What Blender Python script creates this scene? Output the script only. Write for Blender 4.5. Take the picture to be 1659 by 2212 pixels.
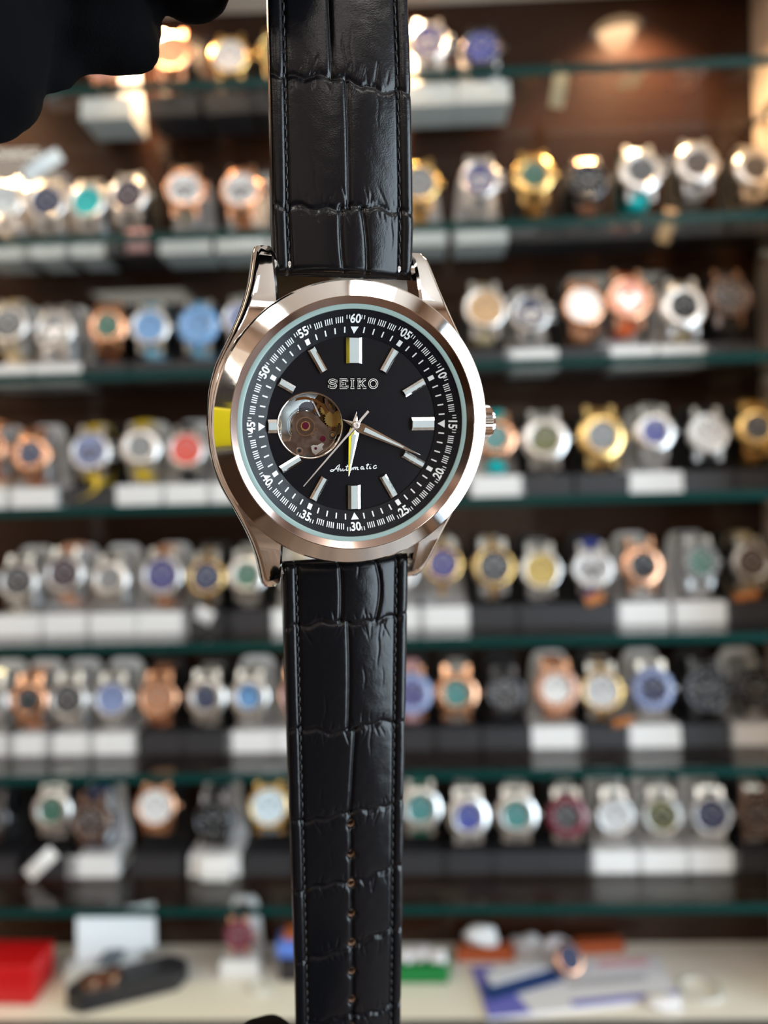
import bpy, bmesh, math, random
from mathutils import Vector, Matrix, Euler, noise

random.seed(7)
PI = math.pi
COL = bpy.context.scene.collection
for _o in list(bpy.data.objects):
    bpy.data.objects.remove(_o, do_unlink=True)

# ------------------------------------------------------------------ camera
W, H, FPX = 1659.0, 2212.0, 1659.0
CAM = Vector((0.0, 0.0, 1.45))
YAW, ROLL = math.radians(1.9), math.radians(1.37)
_F = Vector((-math.sin(YAW), math.cos(YAW), 0.0))
_R0 = Vector((math.cos(YAW), math.sin(YAW), 0.0))
_Z = Vector((0, 0, 1))
_R = _R0 * math.cos(ROLL) - _Z * math.sin(ROLL)
_U = _R0 * math.sin(ROLL) + _Z * math.cos(ROLL)
cam_d = bpy.data.cameras.new('camera')
cam = bpy.data.objects.new('camera', cam_d)
COL.objects.link(cam)
cam.matrix_world = Matrix(((_R.x, _U.x, -_F.x, CAM.x), (_R.y, _U.y, -_F.y, CAM.y), (_R.z, _U.z, -_F.z, CAM.z), (0, 0, 0, 1)))
cam_d.sensor_fit = 'VERTICAL'
cam_d.sensor_height = 34.667
cam_d.sensor_width = 26.0
cam_d.lens = 34.667 * FPX / H
cam_d.clip_start = 0.01
cam_d.clip_end = 50
cam_d.dof.use_dof = True
cam_d.dof.focus_distance = 0.116
cam_d.dof.aperture_fstop = cam_d.lens / 2.45
bpy.context.scene.camera = cam


def ray(px, py):
    return _F + _R * ((px - W / 2) / FPX) + _U * ((H / 2 - py) / FPX)


def at_depth(px, py, d):
    return CAM + ray(px, py) * d


def at_y(px, py, y):
    r = ray(px, py)
    return CAM + r * ((y - CAM.y) / r.y)


def at_z(px, py, z):
    r = ray(px, py)
    return CAM + r * ((z - CAM.z) / r.z)


# ------------------------------------------------------------------ world, exposure
sc = bpy.context.scene
world = bpy.data.worlds.new('world')
sc.world = world
world.use_nodes = True
bg = world.node_tree.nodes['Background']
bg.inputs[0].default_value = (0.62, 0.78, 1.0, 1)
bg.inputs[1].default_value = 1.2
sc.view_settings.view_transform = 'Standard'
sc.view_settings.look = 'None'
sc.view_settings.exposure = -0.05
sc.view_settings.gamma = 1.0
sc.view_settings.use_curve_mapping = False
sc.cycles.max_bounces = 10
sc.cycles.transparent_max_bounces = 24
sc.cycles.caustics_reflective = False
sc.cycles.caustics_refractive = False
sc.cycles.sample_clamp_indirect = 6.0

ROOM_X0, ROOM_X1, ROOM_Y0, ROOM_Y1, ROOM_Z1 = -1.7, 1.5, -2.3, 0.90, 2.45


def area_light(name, loc, direction, sx, sy, power, color):
    d = bpy.data.lights.new(name, 'AREA')
    d.shape = 'RECTANGLE'
    d.size, d.size_y = sx, sy
    d.energy = power
    d.color = color
    o = bpy.data.objects.new(name, d)
    COL.objects.link(o)
    o.location = loc
    o.rotation_euler = Vector(direction).to_track_quat('-Z', 'Y').to_euler()
    return o


# daylight arriving through the shop window in the right-hand wall
area_light('window_daylight', (ROOM_X1 + 0.16, -0.42, 1.20), (-1, 0, 0.02), 1.35, 2.0, 115, (0.78, 0.89, 1.0))

# ------------------------------------------------------------------ materials
MATS = {}


def mat(name, color=(0.8, 0.8, 0.8), rough=0.5, metal=0.0, spec=0.5, coat=0.0, emit=None, emit_s=0.0,
        nscale=None, namp=0.0, bump=0.0, bscale=800.0, sheen=0.0, rvar=0.0):
    if name in MATS:
        return MATS[name]
    m = bpy.data.materials.new(name)
    m.use_nodes = True
    nt = m.node_tree
    b = nt.nodes['Principled BSDF']
    b.inputs['Base Color'].default_value = (*color, 1)
    b.inputs['Roughness'].default_value = rough
    b.inputs['Metallic'].default_value = metal
    b.inputs['Specular IOR Level'].default_value = spec
    b.inputs['Coat Weight'].default_value = coat
    b.inputs['Coat Roughness'].default_value = 0.05
    if sheen:
        b.inputs['Sheen Weight'].default_value = sheen
        b.inputs['Sheen Roughness'].default_value = 0.4
    if emit:
        b.inputs['Emission Color'].default_value = (*emit, 1)
        b.inputs['Emission Strength'].default_value = emit_s
    if nscale or bump or rvar:
        tc = nt.nodes.new('ShaderNodeTexCoord')
        no = nt.nodes.new('ShaderNodeTexNoise')
        no.inputs['Scale'].default_value = nscale or bscale
        no.inputs['Detail'].default_value = 5
        nt.links.new(tc.outputs['Object'], no.inputs['Vector'])
        if namp:
            mx = nt.nodes.new('ShaderNodeMix')
            mx.data_type = 'RGBA'
            mx.inputs[6].default_value = (*[max(0, c * (1 - namp)) for c in color], 1)
            mx.inputs[7].default_value = (*[min(1, c * (1 + namp)) for c in color], 1)
            nt.links.new(no.outputs['Fac'], mx.inputs[0])
            nt.links.new(mx.outputs[2], b.inputs['Base Color'])
        if rvar:
            mr = nt.nodes.new('ShaderNodeMapRange')
            mr.inputs[1].default_value = 0.35
            mr.inputs[2].default_value = 0.75
            mr.inputs[3].default_value = rough
            mr.inputs[4].default_value = rough + rvar
            nt.links.new(no.outputs['Fac'], mr.inputs[0])
            nt.links.new(mr.outputs[0], b.inputs['Roughness'])
        if bump:
            n2 = nt.nodes.new('ShaderNodeTexNoise')
            n2.inputs['Scale'].default_value = bscale
            n2.inputs['Detail'].default_value = 4
            nt.links.new(tc.outputs['Object'], n2.inputs['Vector'])
            bp = nt.nodes.new('ShaderNodeBump')
            bp.inputs['Strength'].default_value = bump
            bp.inputs['Distance'].default_value = 0.0002
            nt.links.new(n2.outputs['Fac'], bp.inputs['Height'])
            nt.links.new(bp.outputs[0], b.inputs['Normal'])
    MATS[name] = m
    return m


def wood(name, c1, c2, scale, rough, axis='Z', coat=0.0, spec=0.5):
    if name in MATS:
        return MATS[name]
    m = bpy.data.materials.new(name)
    m.use_nodes = True
    nt = m.node_tree
    b = nt.nodes['Principled BSDF']
    tc = nt.nodes.new('ShaderNodeTexCoord')
    mp = nt.nodes.new('ShaderNodeMapping')
    s = {'X': (0.12, 1, 1), 'Y': (1, 0.12, 1), 'Z': (1, 1, 0.12)}[axis]
    mp.inputs['Scale'].default_value = s
    no = nt.nodes.new('ShaderNodeTexNoise')
    no.inputs['Scale'].default_value = scale
    no.inputs['Detail'].default_value = 8
    cr = nt.nodes.new('ShaderNodeValToRGB')
    cr.color_ramp.elements[0].position = 0.3
    cr.color_ramp.elements[0].color = (*c1, 1)
    cr.color_ramp.elements[1].position = 0.7
    cr.color_ramp.elements[1].color = (*c2, 1)
    nt.links.new(tc.outputs['Object'], mp.inputs['Vector'])
    nt.links.new(mp.outputs[0], no.inputs['Vector'])
    nt.links.new(no.outputs['Fac'], cr.inputs[0])
    nt.links.new(cr.outputs[0], b.inputs['Base Color'])
    b.inputs['Roughness'].default_value = rough
    b.inputs['Specular IOR Level'].default_value = spec
    b.inputs['Coat Weight'].default_value = coat
    b.inputs['Coat Roughness'].default_value = 0.03
    MATS[name] = m
    return m


def clear_glass(name, tint, ior=1.5, rough=0.0):
    """thin-sheet glass: Fresnel mix of straight transmission and mirror reflection"""
    if name in MATS:
        return MATS[name]
    m = bpy.data.materials.new(name)
    m.use_nodes = True
    nt = m.node_tree
    for n in list(nt.nodes):
        nt.nodes.remove(n)
    out = nt.nodes.new('ShaderNodeOutputMaterial')
    mix = nt.nodes.new('ShaderNodeMixShader')
    # Schlick reflectance, the same on both faces of the sheet
    geo = nt.nodes.new('ShaderNodeNewGeometry')
    dot = nt.nodes.new('ShaderNodeVectorMath')
    dot.operation = 'DOT_PRODUCT'
    nt.links.new(geo.outputs['Incoming'], dot.inputs[0])
    nt.links.new(geo.outputs['Normal'], dot.inputs[1])

    def mth(op, a, b_):
        n_ = nt.nodes.new('ShaderNodeMath')
        n_.operation = op
        for q_, v_ in enumerate((a, b_)):
            if isinstance(v_, (int, float)):
                n_.inputs[q_].default_value = v_
            else:
                nt.links.new(v_, n_.inputs[q_])
        return n_.outputs[0]
    f0 = ((ior - 1) / (ior + 1)) ** 2
    ab = mth('ABSOLUTE', dot.outputs['Value'], 0.0)
    fres = mth('ADD', mth('MULTIPLY', mth('POWER', mth('SUBTRACT', 1.0, ab), 5.0), 1 - f0), f0)
    tr = nt.nodes.new('ShaderNodeBsdfTransparent')
    tr.inputs[0].default_value = (*tint, 1)
    gl = nt.nodes.new('ShaderNodeBsdfGlossy')
    gl.inputs['Roughness'].default_value = rough
    nt.links.new(fres, mix.inputs[0])
    nt.links.new(tr.outputs[0], mix.inputs[1])
    nt.links.new(gl.outputs[0], mix.inputs[2])
    nt.links.new(mix.outputs[0], out.inputs[0])
    MATS[name] = m
    return m


chrome = mat('polished_steel', (0.86, 0.84, 0.82), 0.03, 1.0, nscale=420, rvar=0.05)
steel = mat('steel', (0.80, 0.79, 0.78), 0.30, 1.0)
gold = mat('gold', (0.90, 0.62, 0.25), 0.24, 1.0)
rose = mat('rose_gold', (0.84, 0.46, 0.29), 0.25, 1.0)
gun = mat('gunmetal', (0.12, 0.12, 0.13), 0.22, 1.0)
brown_metal = mat('brown_metal', (0.22, 0.15, 0.12), 0.25, 1.0)
black_paint = mat('black_paint', (0.008, 0.008, 0.010), 0.22)
white_print = mat('white_print', (0.72, 0.72, 0.74), 0.5)
lume = mat('lume', (0.36, 0.38, 0.385), 0.42)
leather = mat('black_leather', (0.0035, 0.0035, 0.0045), 0.19, 0, 0.22, bump=0.12, bscale=5200)
thread = mat('black_thread', (0.006, 0.006, 0.007), 0.55)
tan = mat('tan_leather', (0.16, 0.09, 0.055), 0.6)
glove = mat('black_glove_cloth', (0.0012, 0.0012, 0.0016), 0.95, 0, 0.06, bump=0.6, bscale=2600)

# ------------------------------------------------------------------ mesh helpers


def new_obj(name, me, material=None, parent=None):
    o = bpy.data.objects.new(name, me)
    COL.objects.link(o)
    if material is not None:
        if isinstance(material, (list, tuple)):
            for mm in material:
                me.materials.append(mm)
        else:
            me.materials.append(material)
    if parent is not None:
        o.parent = parent
    return o


def empty(name, loc=(0, 0, 0), rot=(0, 0, 0)):
    o = bpy.data.objects.new(name, None)
    COL.objects.link(o)
    o.location = loc
    o.rotation_euler = rot
    o.empty_display_size = 0.01
    return o


def tag(o, label, cat=None, group=None):
    o['label'] = label
    if cat:
        o['category'] = cat
    if group:
        o['group'] = group
    return o


def structure(o):
    o['kind'] = 'structure'
    return o


def pydata(name, v, f, smooth=False):
    me = bpy.data.meshes.new(name)
    me.from_pydata([tuple(p) for p in v], [], f)
    me.validate()
    bm = bmesh.new()
    bm.from_mesh(me)
    bmesh.ops.recalc_face_normals(bm, faces=bm.faces)
    bm.to_mesh(me)
    bm.free()
    if smooth:
        me.polygons.foreach_set('use_smooth', [True] * len(me.polygons))
    me.update()
    return me


class MB:
    def __init__(self, s=1.0):
        self.v, self.f, self.m, self.s = [], [], [], s

    def add(self, vs, fs, mi=0):
        b = len(self.v)
        self.v += [Vector(p) * self.s for p in vs]
        self.f += [tuple(i + b for i in q) for q in fs]
        self.m += [mi] * len(fs)

    def box(self, c, d, rot=None, mi=0, taper=1.0):
        x, y, z = d[0] / 2, d[1] / 2, d[2] / 2
        vs = [Vector((sx * x * (taper if sz > 0 else 1), sy * y * (taper if sz > 0 else 1), sz * z))
              for sx in (-1, 1) for sy in (-1, 1) for sz in (-1, 1)]
        if rot is not None:
            vs = [rot @ q for q in vs]
        self.add([q + Vector(c) for q in vs],
                 [(0, 1, 3, 2), (4, 6, 7, 5), (0, 4, 5, 1), (2, 3, 7, 6), (0, 2, 6, 4), (1, 5, 7, 3)], mi)

    def rings(self, rings, closed=True, cap0=False, cap1=False, mi=0):
        n = len(rings[0])
        vs = [p for r in rings for p in r]
        fs = []
        for i in range(len(rings) - 1):
            for j in range(n if closed else n - 1):
                k = (j + 1) % n
                fs.append((i * n + j, i * n + k, (i + 1) * n + k, (i + 1) * n + j))
        if cap0:
            fs.append(tuple(range(n - 1, -1, -1)))
        if cap1:
            b = (len(rings) - 1) * n
            fs.append(tuple(b + j for j in range(n)))
        self.add(vs, fs, mi)

    def lathe(self, prof, seg=64, c=(0, 0, 0), closed=False, mi=0, axis='Z'):
        rings = []
        for r, z in prof + ([prof[0]] if closed else []):
            ring = []
            for k in range(seg):
                a = 2 * PI * k / seg
                p = (r * math.cos(a), r * math.sin(a), z)
                if axis == 'Y':
                    p = (p[0], -p[2], p[1])
                elif axis == 'X':
                    p = (p[2], p[0], p[1])
                ring.append(Vector(p) + Vector(c))
            rings.append(ring)
        self.rings(rings, True, (not closed) and prof[0][0] < 1e-6 and False, False, mi)

    def disc(self, r, z, seg=48, c=(0, 0), mi=0):
        self.add([(c[0] + r * math.cos(2 * PI * k / seg), c[1] + r * math.sin(2 * PI * k / seg), z) for k in range(seg)],
                 [tuple(range(seg))], mi)

    def prism(self, pts, z0, z1, mi=0, chamfer=0.0):
        n = len(pts)
        if chamfer:
            cx = sum(p[0] for p in pts) / n
            cy = sum(p[1] for p in pts) / n

            def sh(p):
                d = Vector((p[0] - cx, p[1] - cy))
                L = d.length
                q = d * ((L - chamfer) / L)
                return (cx + q.x, cy + q.y)
            lv = [(pts, z0), (pts, z1 - chamfer), ([sh(p) for p in pts], z1)]
        else:
            lv = [(pts, z0), (pts, z1)]
        self.rings([[Vector((p[0], p[1], z)) for p in ps] for ps, z in lv], True, True, True, mi)

    def tube(self, path, rad, seg=8, mi=0, cap=True):
        path = [Vector(p) for p in path]
        rings = []
        up = None
        for i, p in enumerate(path):
            t = (path[min(i + 1, len(path) - 1)] - path[max(i - 1, 0)]).normalized()
            if up is None:
                up = t.orthogonal().normalized()
            up = (up - t * up.dot(t)).normalized()
            w = t.cross(up)
            r = rad[i] if isinstance(rad, (list, tuple)) else rad
            rings.append([p + up * (r * math.cos(2 * PI * k / seg)) + w * (r * math.sin(2 * PI * k / seg)) for k in range(seg)])
        self.rings(rings, True, cap, cap, mi)

    def mesh(self, name, smooth=False):
        me = bpy.data.meshes.new(name)
        me.from_pydata([tuple(p) for p in self.v], [], self.f)
        me.polygons.foreach_set('material_index', self.m)
        bm = bmesh.new()
        bm.from_mesh(me)
        bmesh.ops.recalc_face_normals(bm, faces=bm.faces)
        bm.to_mesh(me)
        bm.free()
        if smooth:
            me.polygons.foreach_set('use_smooth', [True] * len(me.polygons))
        me.update()
        return me

    def build(self, name, material=None, parent=None, smooth=False, auto=None, bevel=0.0):
        me = self.mesh(name, smooth or auto is not None)
        o = new_obj(name, me, material, parent)
        if bevel:
            bv = o.modifiers.new('bevel', 'BEVEL')
            bv.width = bevel
            bv.segments = 2
            bv.limit_method = 'ANGLE'
        if auto is not None:
            sharp_by_angle(me, auto)
        return o


def sharp_by_angle(me, deg):
    bm = bmesh.new()
    bm.from_mesh(me)
    for e in bm.edges:
        if len(e.link_faces) == 2:
            e.smooth = e.calc_face_angle(0) < math.radians(deg)
    bm.to_mesh(me)
    bm.free()


def bx(name, lo, hi, material, parent=None, bevel=0.0):
    lo, hi = Vector(lo), Vector(hi)
    b = MB()
    b.box((lo + hi) / 2, hi - lo)
    return b.build(name, material, parent, bevel=bevel)


# ================================================================== the room
FR = 0.70                        # depth of the shelves' front edges
BACK = FR + 0.118                # cabinet back panel
wall_cream = mat('cream_paint', (0.64, 0.53, 0.45), 0.7, nscale=6, namp=0.04)
brown_lam = wood('brown_laminate', (0.012, 0.0045, 0.0022), (0.032, 0.012, 0.006), 18, 0.5, 'X', 0.6, 0.05)
room_wood = wood('room_panelling', (0.26, 0.165, 0.115), (0.46, 0.32, 0.23), 9, 0.35, 'Z')
floor_mat = wood('floor_boards', (0.07, 0.045, 0.03), (0.16, 0.10, 0.065), 7, 0.35, 'Y')
cream_panel = mat('cream_laminate', (0.62, 0.50, 0.40), 0.35)
structure(bx('floor', (ROOM_X0 - .1, ROOM_Y0 - .1, -0.1), (ROOM_X1 + .1, ROOM_Y1 + .1, 0), floor_mat))
structure(bx('ceiling', (ROOM_X0 - .1, ROOM_Y0 - .1, ROOM_Z1), (ROOM_X1 + .1, ROOM_Y1 + .1, ROOM_Z1 + .1), wall_cream))
structure(bx('wall_front', (ROOM_X0 - .1, ROOM_Y1, 0), (ROOM_X1 + .1, ROOM_Y1 + .1, ROOM_Z1), wall_cream))
structure(bx('wall_back', (ROOM_X0 - .1, ROOM_Y0 - .1, 0), (ROOM_X1 + .1, ROOM_Y0, ROOM_Z1), room_wood))
structure(bx('wall_left', (ROOM_X0 - .1, ROOM_Y0, 0), (ROOM_X0, ROOM_Y1, ROOM_Z1), room_wood))
# right wall with a window opening
WY0, WY1, WZ0, WZ1 = -1.1, 0.25, 0.15, 2.2
b = MB()
for lo, hi in (((ROOM_X1, ROOM_Y0, 0), (ROOM_X1 + .1, ROOM_Y1, WZ0)), ((ROOM_X1, ROOM_Y0, WZ1), (ROOM_X1 + .1, ROOM_Y1, ROOM_Z1)),
               ((ROOM_X1, ROOM_Y0, WZ0), (ROOM_X1 + .1, WY0, WZ1)), ((ROOM_X1, WY1, WZ0), (ROOM_X1 + .1, ROOM_Y1, WZ1))):
    lo, hi = Vector(lo), Vector(hi)
    b.box((lo + hi) / 2, hi - lo)
structure(b.build('wall_right', room_wood))
wroot = structure(empty('window_1', (ROOM_X1, (WY0 + WY1) / 2, WZ0)))
b = MB()
wy, wz = WY1 - WY0, WZ1 - WZ0
for c, d in (((.04, 0, .025), (.06, wy, .05)), ((.04, 0, wz - .025), (.06, wy, .05)), ((.04, -wy / 2 + .025, wz / 2), (.06, .05, wz - .1)),
             ((.04, wy / 2 - .025, wz / 2), (.06, .05, wz - .1)), ((.04, 0, wz / 2), (.05, .04, wz - .1))):
    b.box(c, d)
b.build('window_frame', mat('grey_frame', (0.05, 0.05, 0.05), 0.4), wroot)
for k in (-1, 1):
    p = MB()
    p.box((.04, k * (wy / 4 - .0), wz / 2), (.004, wy / 2 - .09, wz - .1))
    p.build('pane', clear_glass('window_glass', (0.97, 0.99, 0.98)), wroot)

# ceiling panel lamps
panel_mat = mat('lamp_diffuser', (0.9, 0.9, 0.88), 0.6, emit=(1.0, 0.925, 0.83), emit_s=14.0)
LAMP_AT = [(-1.15, -0.55, 'above the left-hand wall side of the cabinet front'), (-0.30, -0.75, 'between the cabinet and the sales counter'),
           (0.85, -0.75, 'beside the glazed shop window'), (-1.15, -1.75, 'in front of the dark shop door'),
           (-0.10, -1.75, 'above the white wall cupboards'), (0.90, -1.75, 'in the panelled corner past the window')]
for i, (x, y, lw_) in enumerate(LAMP_AT):
    t = tag(empty('ceiling_lamp', (x, y, ROOM_Z1)), 'square white ceiling lamp ' + lw_, 'lamp', 'square ceiling lamps')
    b = MB()
    b.box((0, 0, -.012), (.42, .42, .022))
    b.build('lamp_frame', mat('white_metal', (0.75, 0.75, 0.74), 0.4), t)
    b = MB()
    b.box((0, 0, -.026), (.38, .38, .006))
    b.build('diffuser', panel_mat, t)

# ================================================================== display cabinet
CX0, CX1 = -0.95, at_y(1648, 1106, BACK).x
SHELF_PX = [156, 484, 784, 1078, 1381, 1666, 1957]
SHELF_Z = [at_y(830, p, FR).z for p in SHELF_PX]
DECK_Z = at_y(830, 2196, FR).z
TOP_Z = at_y(830, 14, BACK).z
cab = tag(empty('display_cabinet', ((CX0 + CX1) / 2, BACK, 0)),
          'tall brown open display cabinet with cream side panels behind the glass shelves', 'cabinet')


def cbox(name, lo, hi, m, bevel=0.0):
    o = bx(name, Vector(lo) - cab.location, Vector(hi) - cab.location, m, cab, bevel)
    return o


white_lam = mat('white_laminate', (0.76, 0.72, 0.66), 0.28)
dark_trim = mat('dark_trim', (0.03, 0.028, 0.03), 0.4)
cbox('back_panel', (CX0, BACK, DECK_Z + .0), (CX1, BACK + .016, TOP_Z), brown_lam)
cbox('side_panel', (CX1, FR - .012, 0), (CX1 + .022, BACK + .016, TOP_Z + .25), cream_panel)
cbox('side_panel', (CX0 - .022, FR - .012, 0), (CX0, BACK + .016, TOP_Z + .25), cream_panel)
cbox('top_panel', (CX0, FR - .012, TOP_Z), (CX1, BACK + .016, TOP_Z + .03), cream_panel)
cbox('top_fascia', (CX0, FR - .012, TOP_Z + .03), (CX1, FR + .006, TOP_Z + .25), room_wood)
cbox('deck', (CX0, FR - .004, DECK_Z - .016), (CX1, BACK, DECK_Z), white_lam)
cbox('deck_edge', (CX0, FR - .016, DECK_Z - .03), (CX1, FR - .004, DECK_Z - .0005), dark_trim)
for k in range(3):
    w = (CX1 - CX0) / 3
    cbox('cabinet_door', (CX0 + k * w + .002, FR - .012, .08), (CX0 + (k + 1) * w - .002, FR + .006, DECK_Z - .034), room_wood, .002)
cbox('plinth', (CX0, FR + .02, 0), (CX1, BACK, .08), dark_trim)
cbox('floor_panel', (CX0, FR + .01, .08), (CX1, BACK, .095), dark_trim)

glass_clear = clear_glass('shelf_glass', (0.95, 0.98, 0.968), 1.5)
glass_edge = mat('shelf_glass_edge', (0.003, 0.030, 0.027), 0.2, 0, 0.15)
ORD = ['top', 'second', 'third', 'fourth', 'fifth', 'sixth', 'seventh']
TH = 0.0085
for k, z in enumerate(SHELF_Z):
    b = MB()
    x0, x1, y0, y1 = CX0 + .001, CX1 - .001, FR, BACK - .002
    vs = [(x0, y0, z - TH), (x1, y0, z - TH), (x1, y1, z - TH), (x0, y1, z - TH), (x0, y0, z), (x1, y0, z), (x1, y1, z), (x0, y1, z)]
    b.add(vs, [(0, 3, 2, 1), (4, 5, 6, 7), (2, 3, 7, 6)], 0)
    b.add(vs, [(0, 1, 5, 4), (1, 2, 6, 5), (3, 0, 4, 7)], 1)
    o = b.build('glass_shelf', [glass_clear, glass_edge])
    tag(o, 'clear glass shelf with dark green edge, %s shelf of the watch cabinet' % ORD[k] if k != 6 else
        'clear glass shelf with dark green edge, lowest one above the white deck', 'shelf', 'glass shelves')
    # little chrome shelf clips on the side panel
    for yy in (FR + .02, BACK - .03):
        c = MB()
        c.box((CX1 - .005, yy, z - TH - .003), (.010, .010, .006))
        co = c.build('shelf_clip', steel, cab, bevel=.001)
        co.location = -cab.location

# cabinet downlights
warm = (1.0, 0.62, 0.34)
for i, x in enumerate((0.245, 0.00, -0.245, -0.49, -0.735)):
    y = 0.767
    t = tag(empty('downlight', (x, y, TOP_Z)), ['round warm downlight under cabinet top nearest the right-hand side panel',
            'round warm downlight under cabinet top above the held watch', 'round warm downlight under cabinet top, third from the right-hand panel',
            'round warm downlight under cabinet top, fourth from the right-hand panel',
            'round warm downlight under cabinet top nearest the far side panel'][i], 'lamp', 'cabinet downlights')
    b = MB()
    b.lathe([(.0255, 0), (.031, 0), (.031, -.003), (.026, -.005), (.0255, 0)], 40)
    b.build('trim_ring', steel, t, True)
    b = MB()
    b.disc(.0255, -.0015, 40)
    b.build('lamp_lens', mat('downlight_lens', (1, .9, .8), .5, emit=(1.0, 0.66, 0.36), emit_s=11.0), t)
    d = bpy.data.lights.new('downlight_bulb', 'SPOT')
    d.energy = 12.0
    d.color = warm
    d.spot_size = math.radians(125)
    d.spot_blend = 0.6
    d.shadow_soft_size = 0.02
    lo = bpy.data.objects.new('downlight_bulb', d)
    COL.objects.link(lo)
    lo.parent = t
    lo.location = (0, 0, -.008)
# ================================================================== the held watch
MM = 0.001


def rot_cam(yaw, pitch, roll):
    cy, sy, cp, sp, cr, sr = math.cos(yaw), math.sin(yaw), math.cos(pitch), math.sin(pitch), math.cos(roll), math.sin(roll)
    ry = Matrix(((cy, 0, sy), (0, 1, 0), (-sy, 0, cy)))
    rx = Matrix(((1, 0, 0), (0, cp, -sp), (0, sp, cp)))
    rz = Matrix(((cr, -sr, 0), (sr, cr, 0), (0, 0, 1)))
    return rx @ ry @ rz


WR = rot_cam(math.radians(16.73), math.radians(10.77), math.radians(-0.32))
WT = CAM + (_R * -4.658 + _U * 13.377 + _F * 117.873) * MM
BAS = Matrix((_R, _U, -_F)).transposed()
W3 = BAS @ WR
watch = empty('wristwatch')
watch.matrix_world = Matrix.Translation(WT) @ W3.to_4x4()
tag(watch, 'steel wristwatch with black open-heart dial and black crocodile-pattern leather strap held by gloved hands', 'wristwatch')


def wpt(u, v, n):
    return WT + W3 @ (Vector((u, v, n)) * MM)


def interp(tab, x):
    for (a, b), (c, d) in zip(tab, tab[1:]):
        if x <= c:
            t = (x - a) / (c - a)
            return b + (d - b) * t
    return tab[-1][1]


def smooth_interp(tab, x):
    """Catmull-Rom through a table"""
    n = len(tab)
    for i in range(n - 1):
        if x <= tab[i + 1][0] or i == n - 2:
            p0 = tab[max(i - 1, 0)][1]
            p1, p2 = tab[i][1], tab[i + 1][1]
            p3 = tab[min(i + 2, n - 1)][1]
            t = min(1, max(0, (x - tab[i][0]) / (tab[i + 1][0] - tab[i][0])))
            return 0.5 * (2 * p1 + (p2 - p0) * t + (2 * p0 - 5 * p1 + 4 * p2 - p3) * t * t + (3 * p1 - p0 - 3 * p2 + p3) * t ** 3)


# --- case body with four swept lugs
UOUT = [(0, 21.75), (5, 21.3), (9, 20.1), (13, 18.1), (17, 16.2), (21, 14.8), (26.3, 13.75)]
b = MB(MM)
b.lathe([(0.01, -7.2), (16.5, -7.2), (17.5, -6.6), (18.0, -5.6), (18.9, -4.6), (19.6, -3.5), (20.7, -.8), (20.7, -.3), (17.3, -.3), (17.3, -.35), (13.6, -.35), (13.6, -.6), (0.01, -3.4)], 128)
for sx in (-1, 1):
    for sy in (-1, 1):
        rings = []
        N = 34
        for i in range(N + 1):
            v = 26.3 * i / N
            uo = smooth_interp(UOUT, v)
            ui = 11.0
            zt = -.25 - .030 * max(0, v - 13) ** 2
            zb = -5.6 - .013 * max(0, v - 8) ** 2
            k = max(0, (v - 25.2) / 1.1)
            zt -= .7 * k * k
            uo -= .25 * k * k
            pts = [(ui, zb + .3), (ui + .3, zb), (uo - .6, zb), (uo, zb + .7), (uo + .10, (zt + zb) / 2), (uo - .05, zt - 1.0), (uo - .42, zt - .28), (uo - .85, zt), (ui + .4, zt + .05), (ui, zt - .35)]
            rings.append([Vector((sx * p[0], sy * v, p[1])) for p in pts])
        last = rings[-1]
        c = sum(last, Vector()) / len(last)
        rings.append([c + (p - c) * .82 + Vector((0, sy * .35, -.1)) for p in last])
        b.rings(rings, True, True, True)
b.build('case', chrome, watch, auto=30)

b = MB(MM)
b.lathe([(18.2, 1.55), (18.84, 2.60), (18.86, 2.62), (18.98, 2.62), (21.20, 1.715), (21.42, 1.45), (21.46, 1.0), (21.46, .15), (21.1, -.25), (18.2, -.25)], 192, closed=True)
b.build('bezel', chrome, watch, auto=18)
b = MB(MM)
b.lathe([(17.9, 1.5), (17.9, 1.93), (18.84, 2.60), (18.84, 1.5)], 192, closed=True)
b.build('bezel_inner_ring', mat('brown_steel', (0.40, 0.29, 0.25), .14, 1.0), watch, auto=18)
b = MB(MM)
b.lathe([(17.15, 1.5), (17.15, 1.86), (17.3, 1.93), (17.88, 1.93), (17.88, 1.5)], 160, closed=True)
b.build('gasket_ring', mat('mint_gasket', (0.19, 0.26, 0.245), 0.35), watch, auto=30)
b = MB(MM)
b.lathe([(17.16, 1.80), (17.16, 1.98), (0.01, 1.98)], 96)
b.lathe([(17.16, 1.80), (0.01, 1.80)], 96)
b.build('crystal', clear_glass('crystal_glass', (0.985, 0.99, 0.985), 1.12), watch, auto=30)
SL0, SL1 = (13.32, 0.0), (17.14, 1.74)
b = MB(MM)
b.lathe([(13.32, -.3), (13.32, .12), (13.42, .16), (17.14, 1.74), (17.14, -.3)], 160, closed=True)
flange = b.build('chapter_ring', mat('chapter_black', (0.005, 0.005, 0.008), 0.32, 0, .16), watch, auto=30)

slope = Vector((SL1[0] - SL0[0], SL1[1] - SL0[1])).normalized()


def flange_mat(a, r, flip=False, lift=.05):
    """frame on the sloped chapter ring at clockwise angle a and radius r"""
    er = Vector((math.sin(a), math.cos(a), 0))
    et = Vector((math.cos(a), -math.sin(a), 0))
    z = SL0[1] + .12 + (r - SL0[0]) * slope.y / slope.x
    yv = er * slope.x + Vector((0, 0, slope.y))
    nv = Vector((0, 0, slope.x)) - er * slope.y
    xv = et
    if flip:
        xv, yv = -xv, -yv
    pos = er * r + Vector((0, 0, z)) + nv * lift
    return pos, xv, yv, nv


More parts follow.
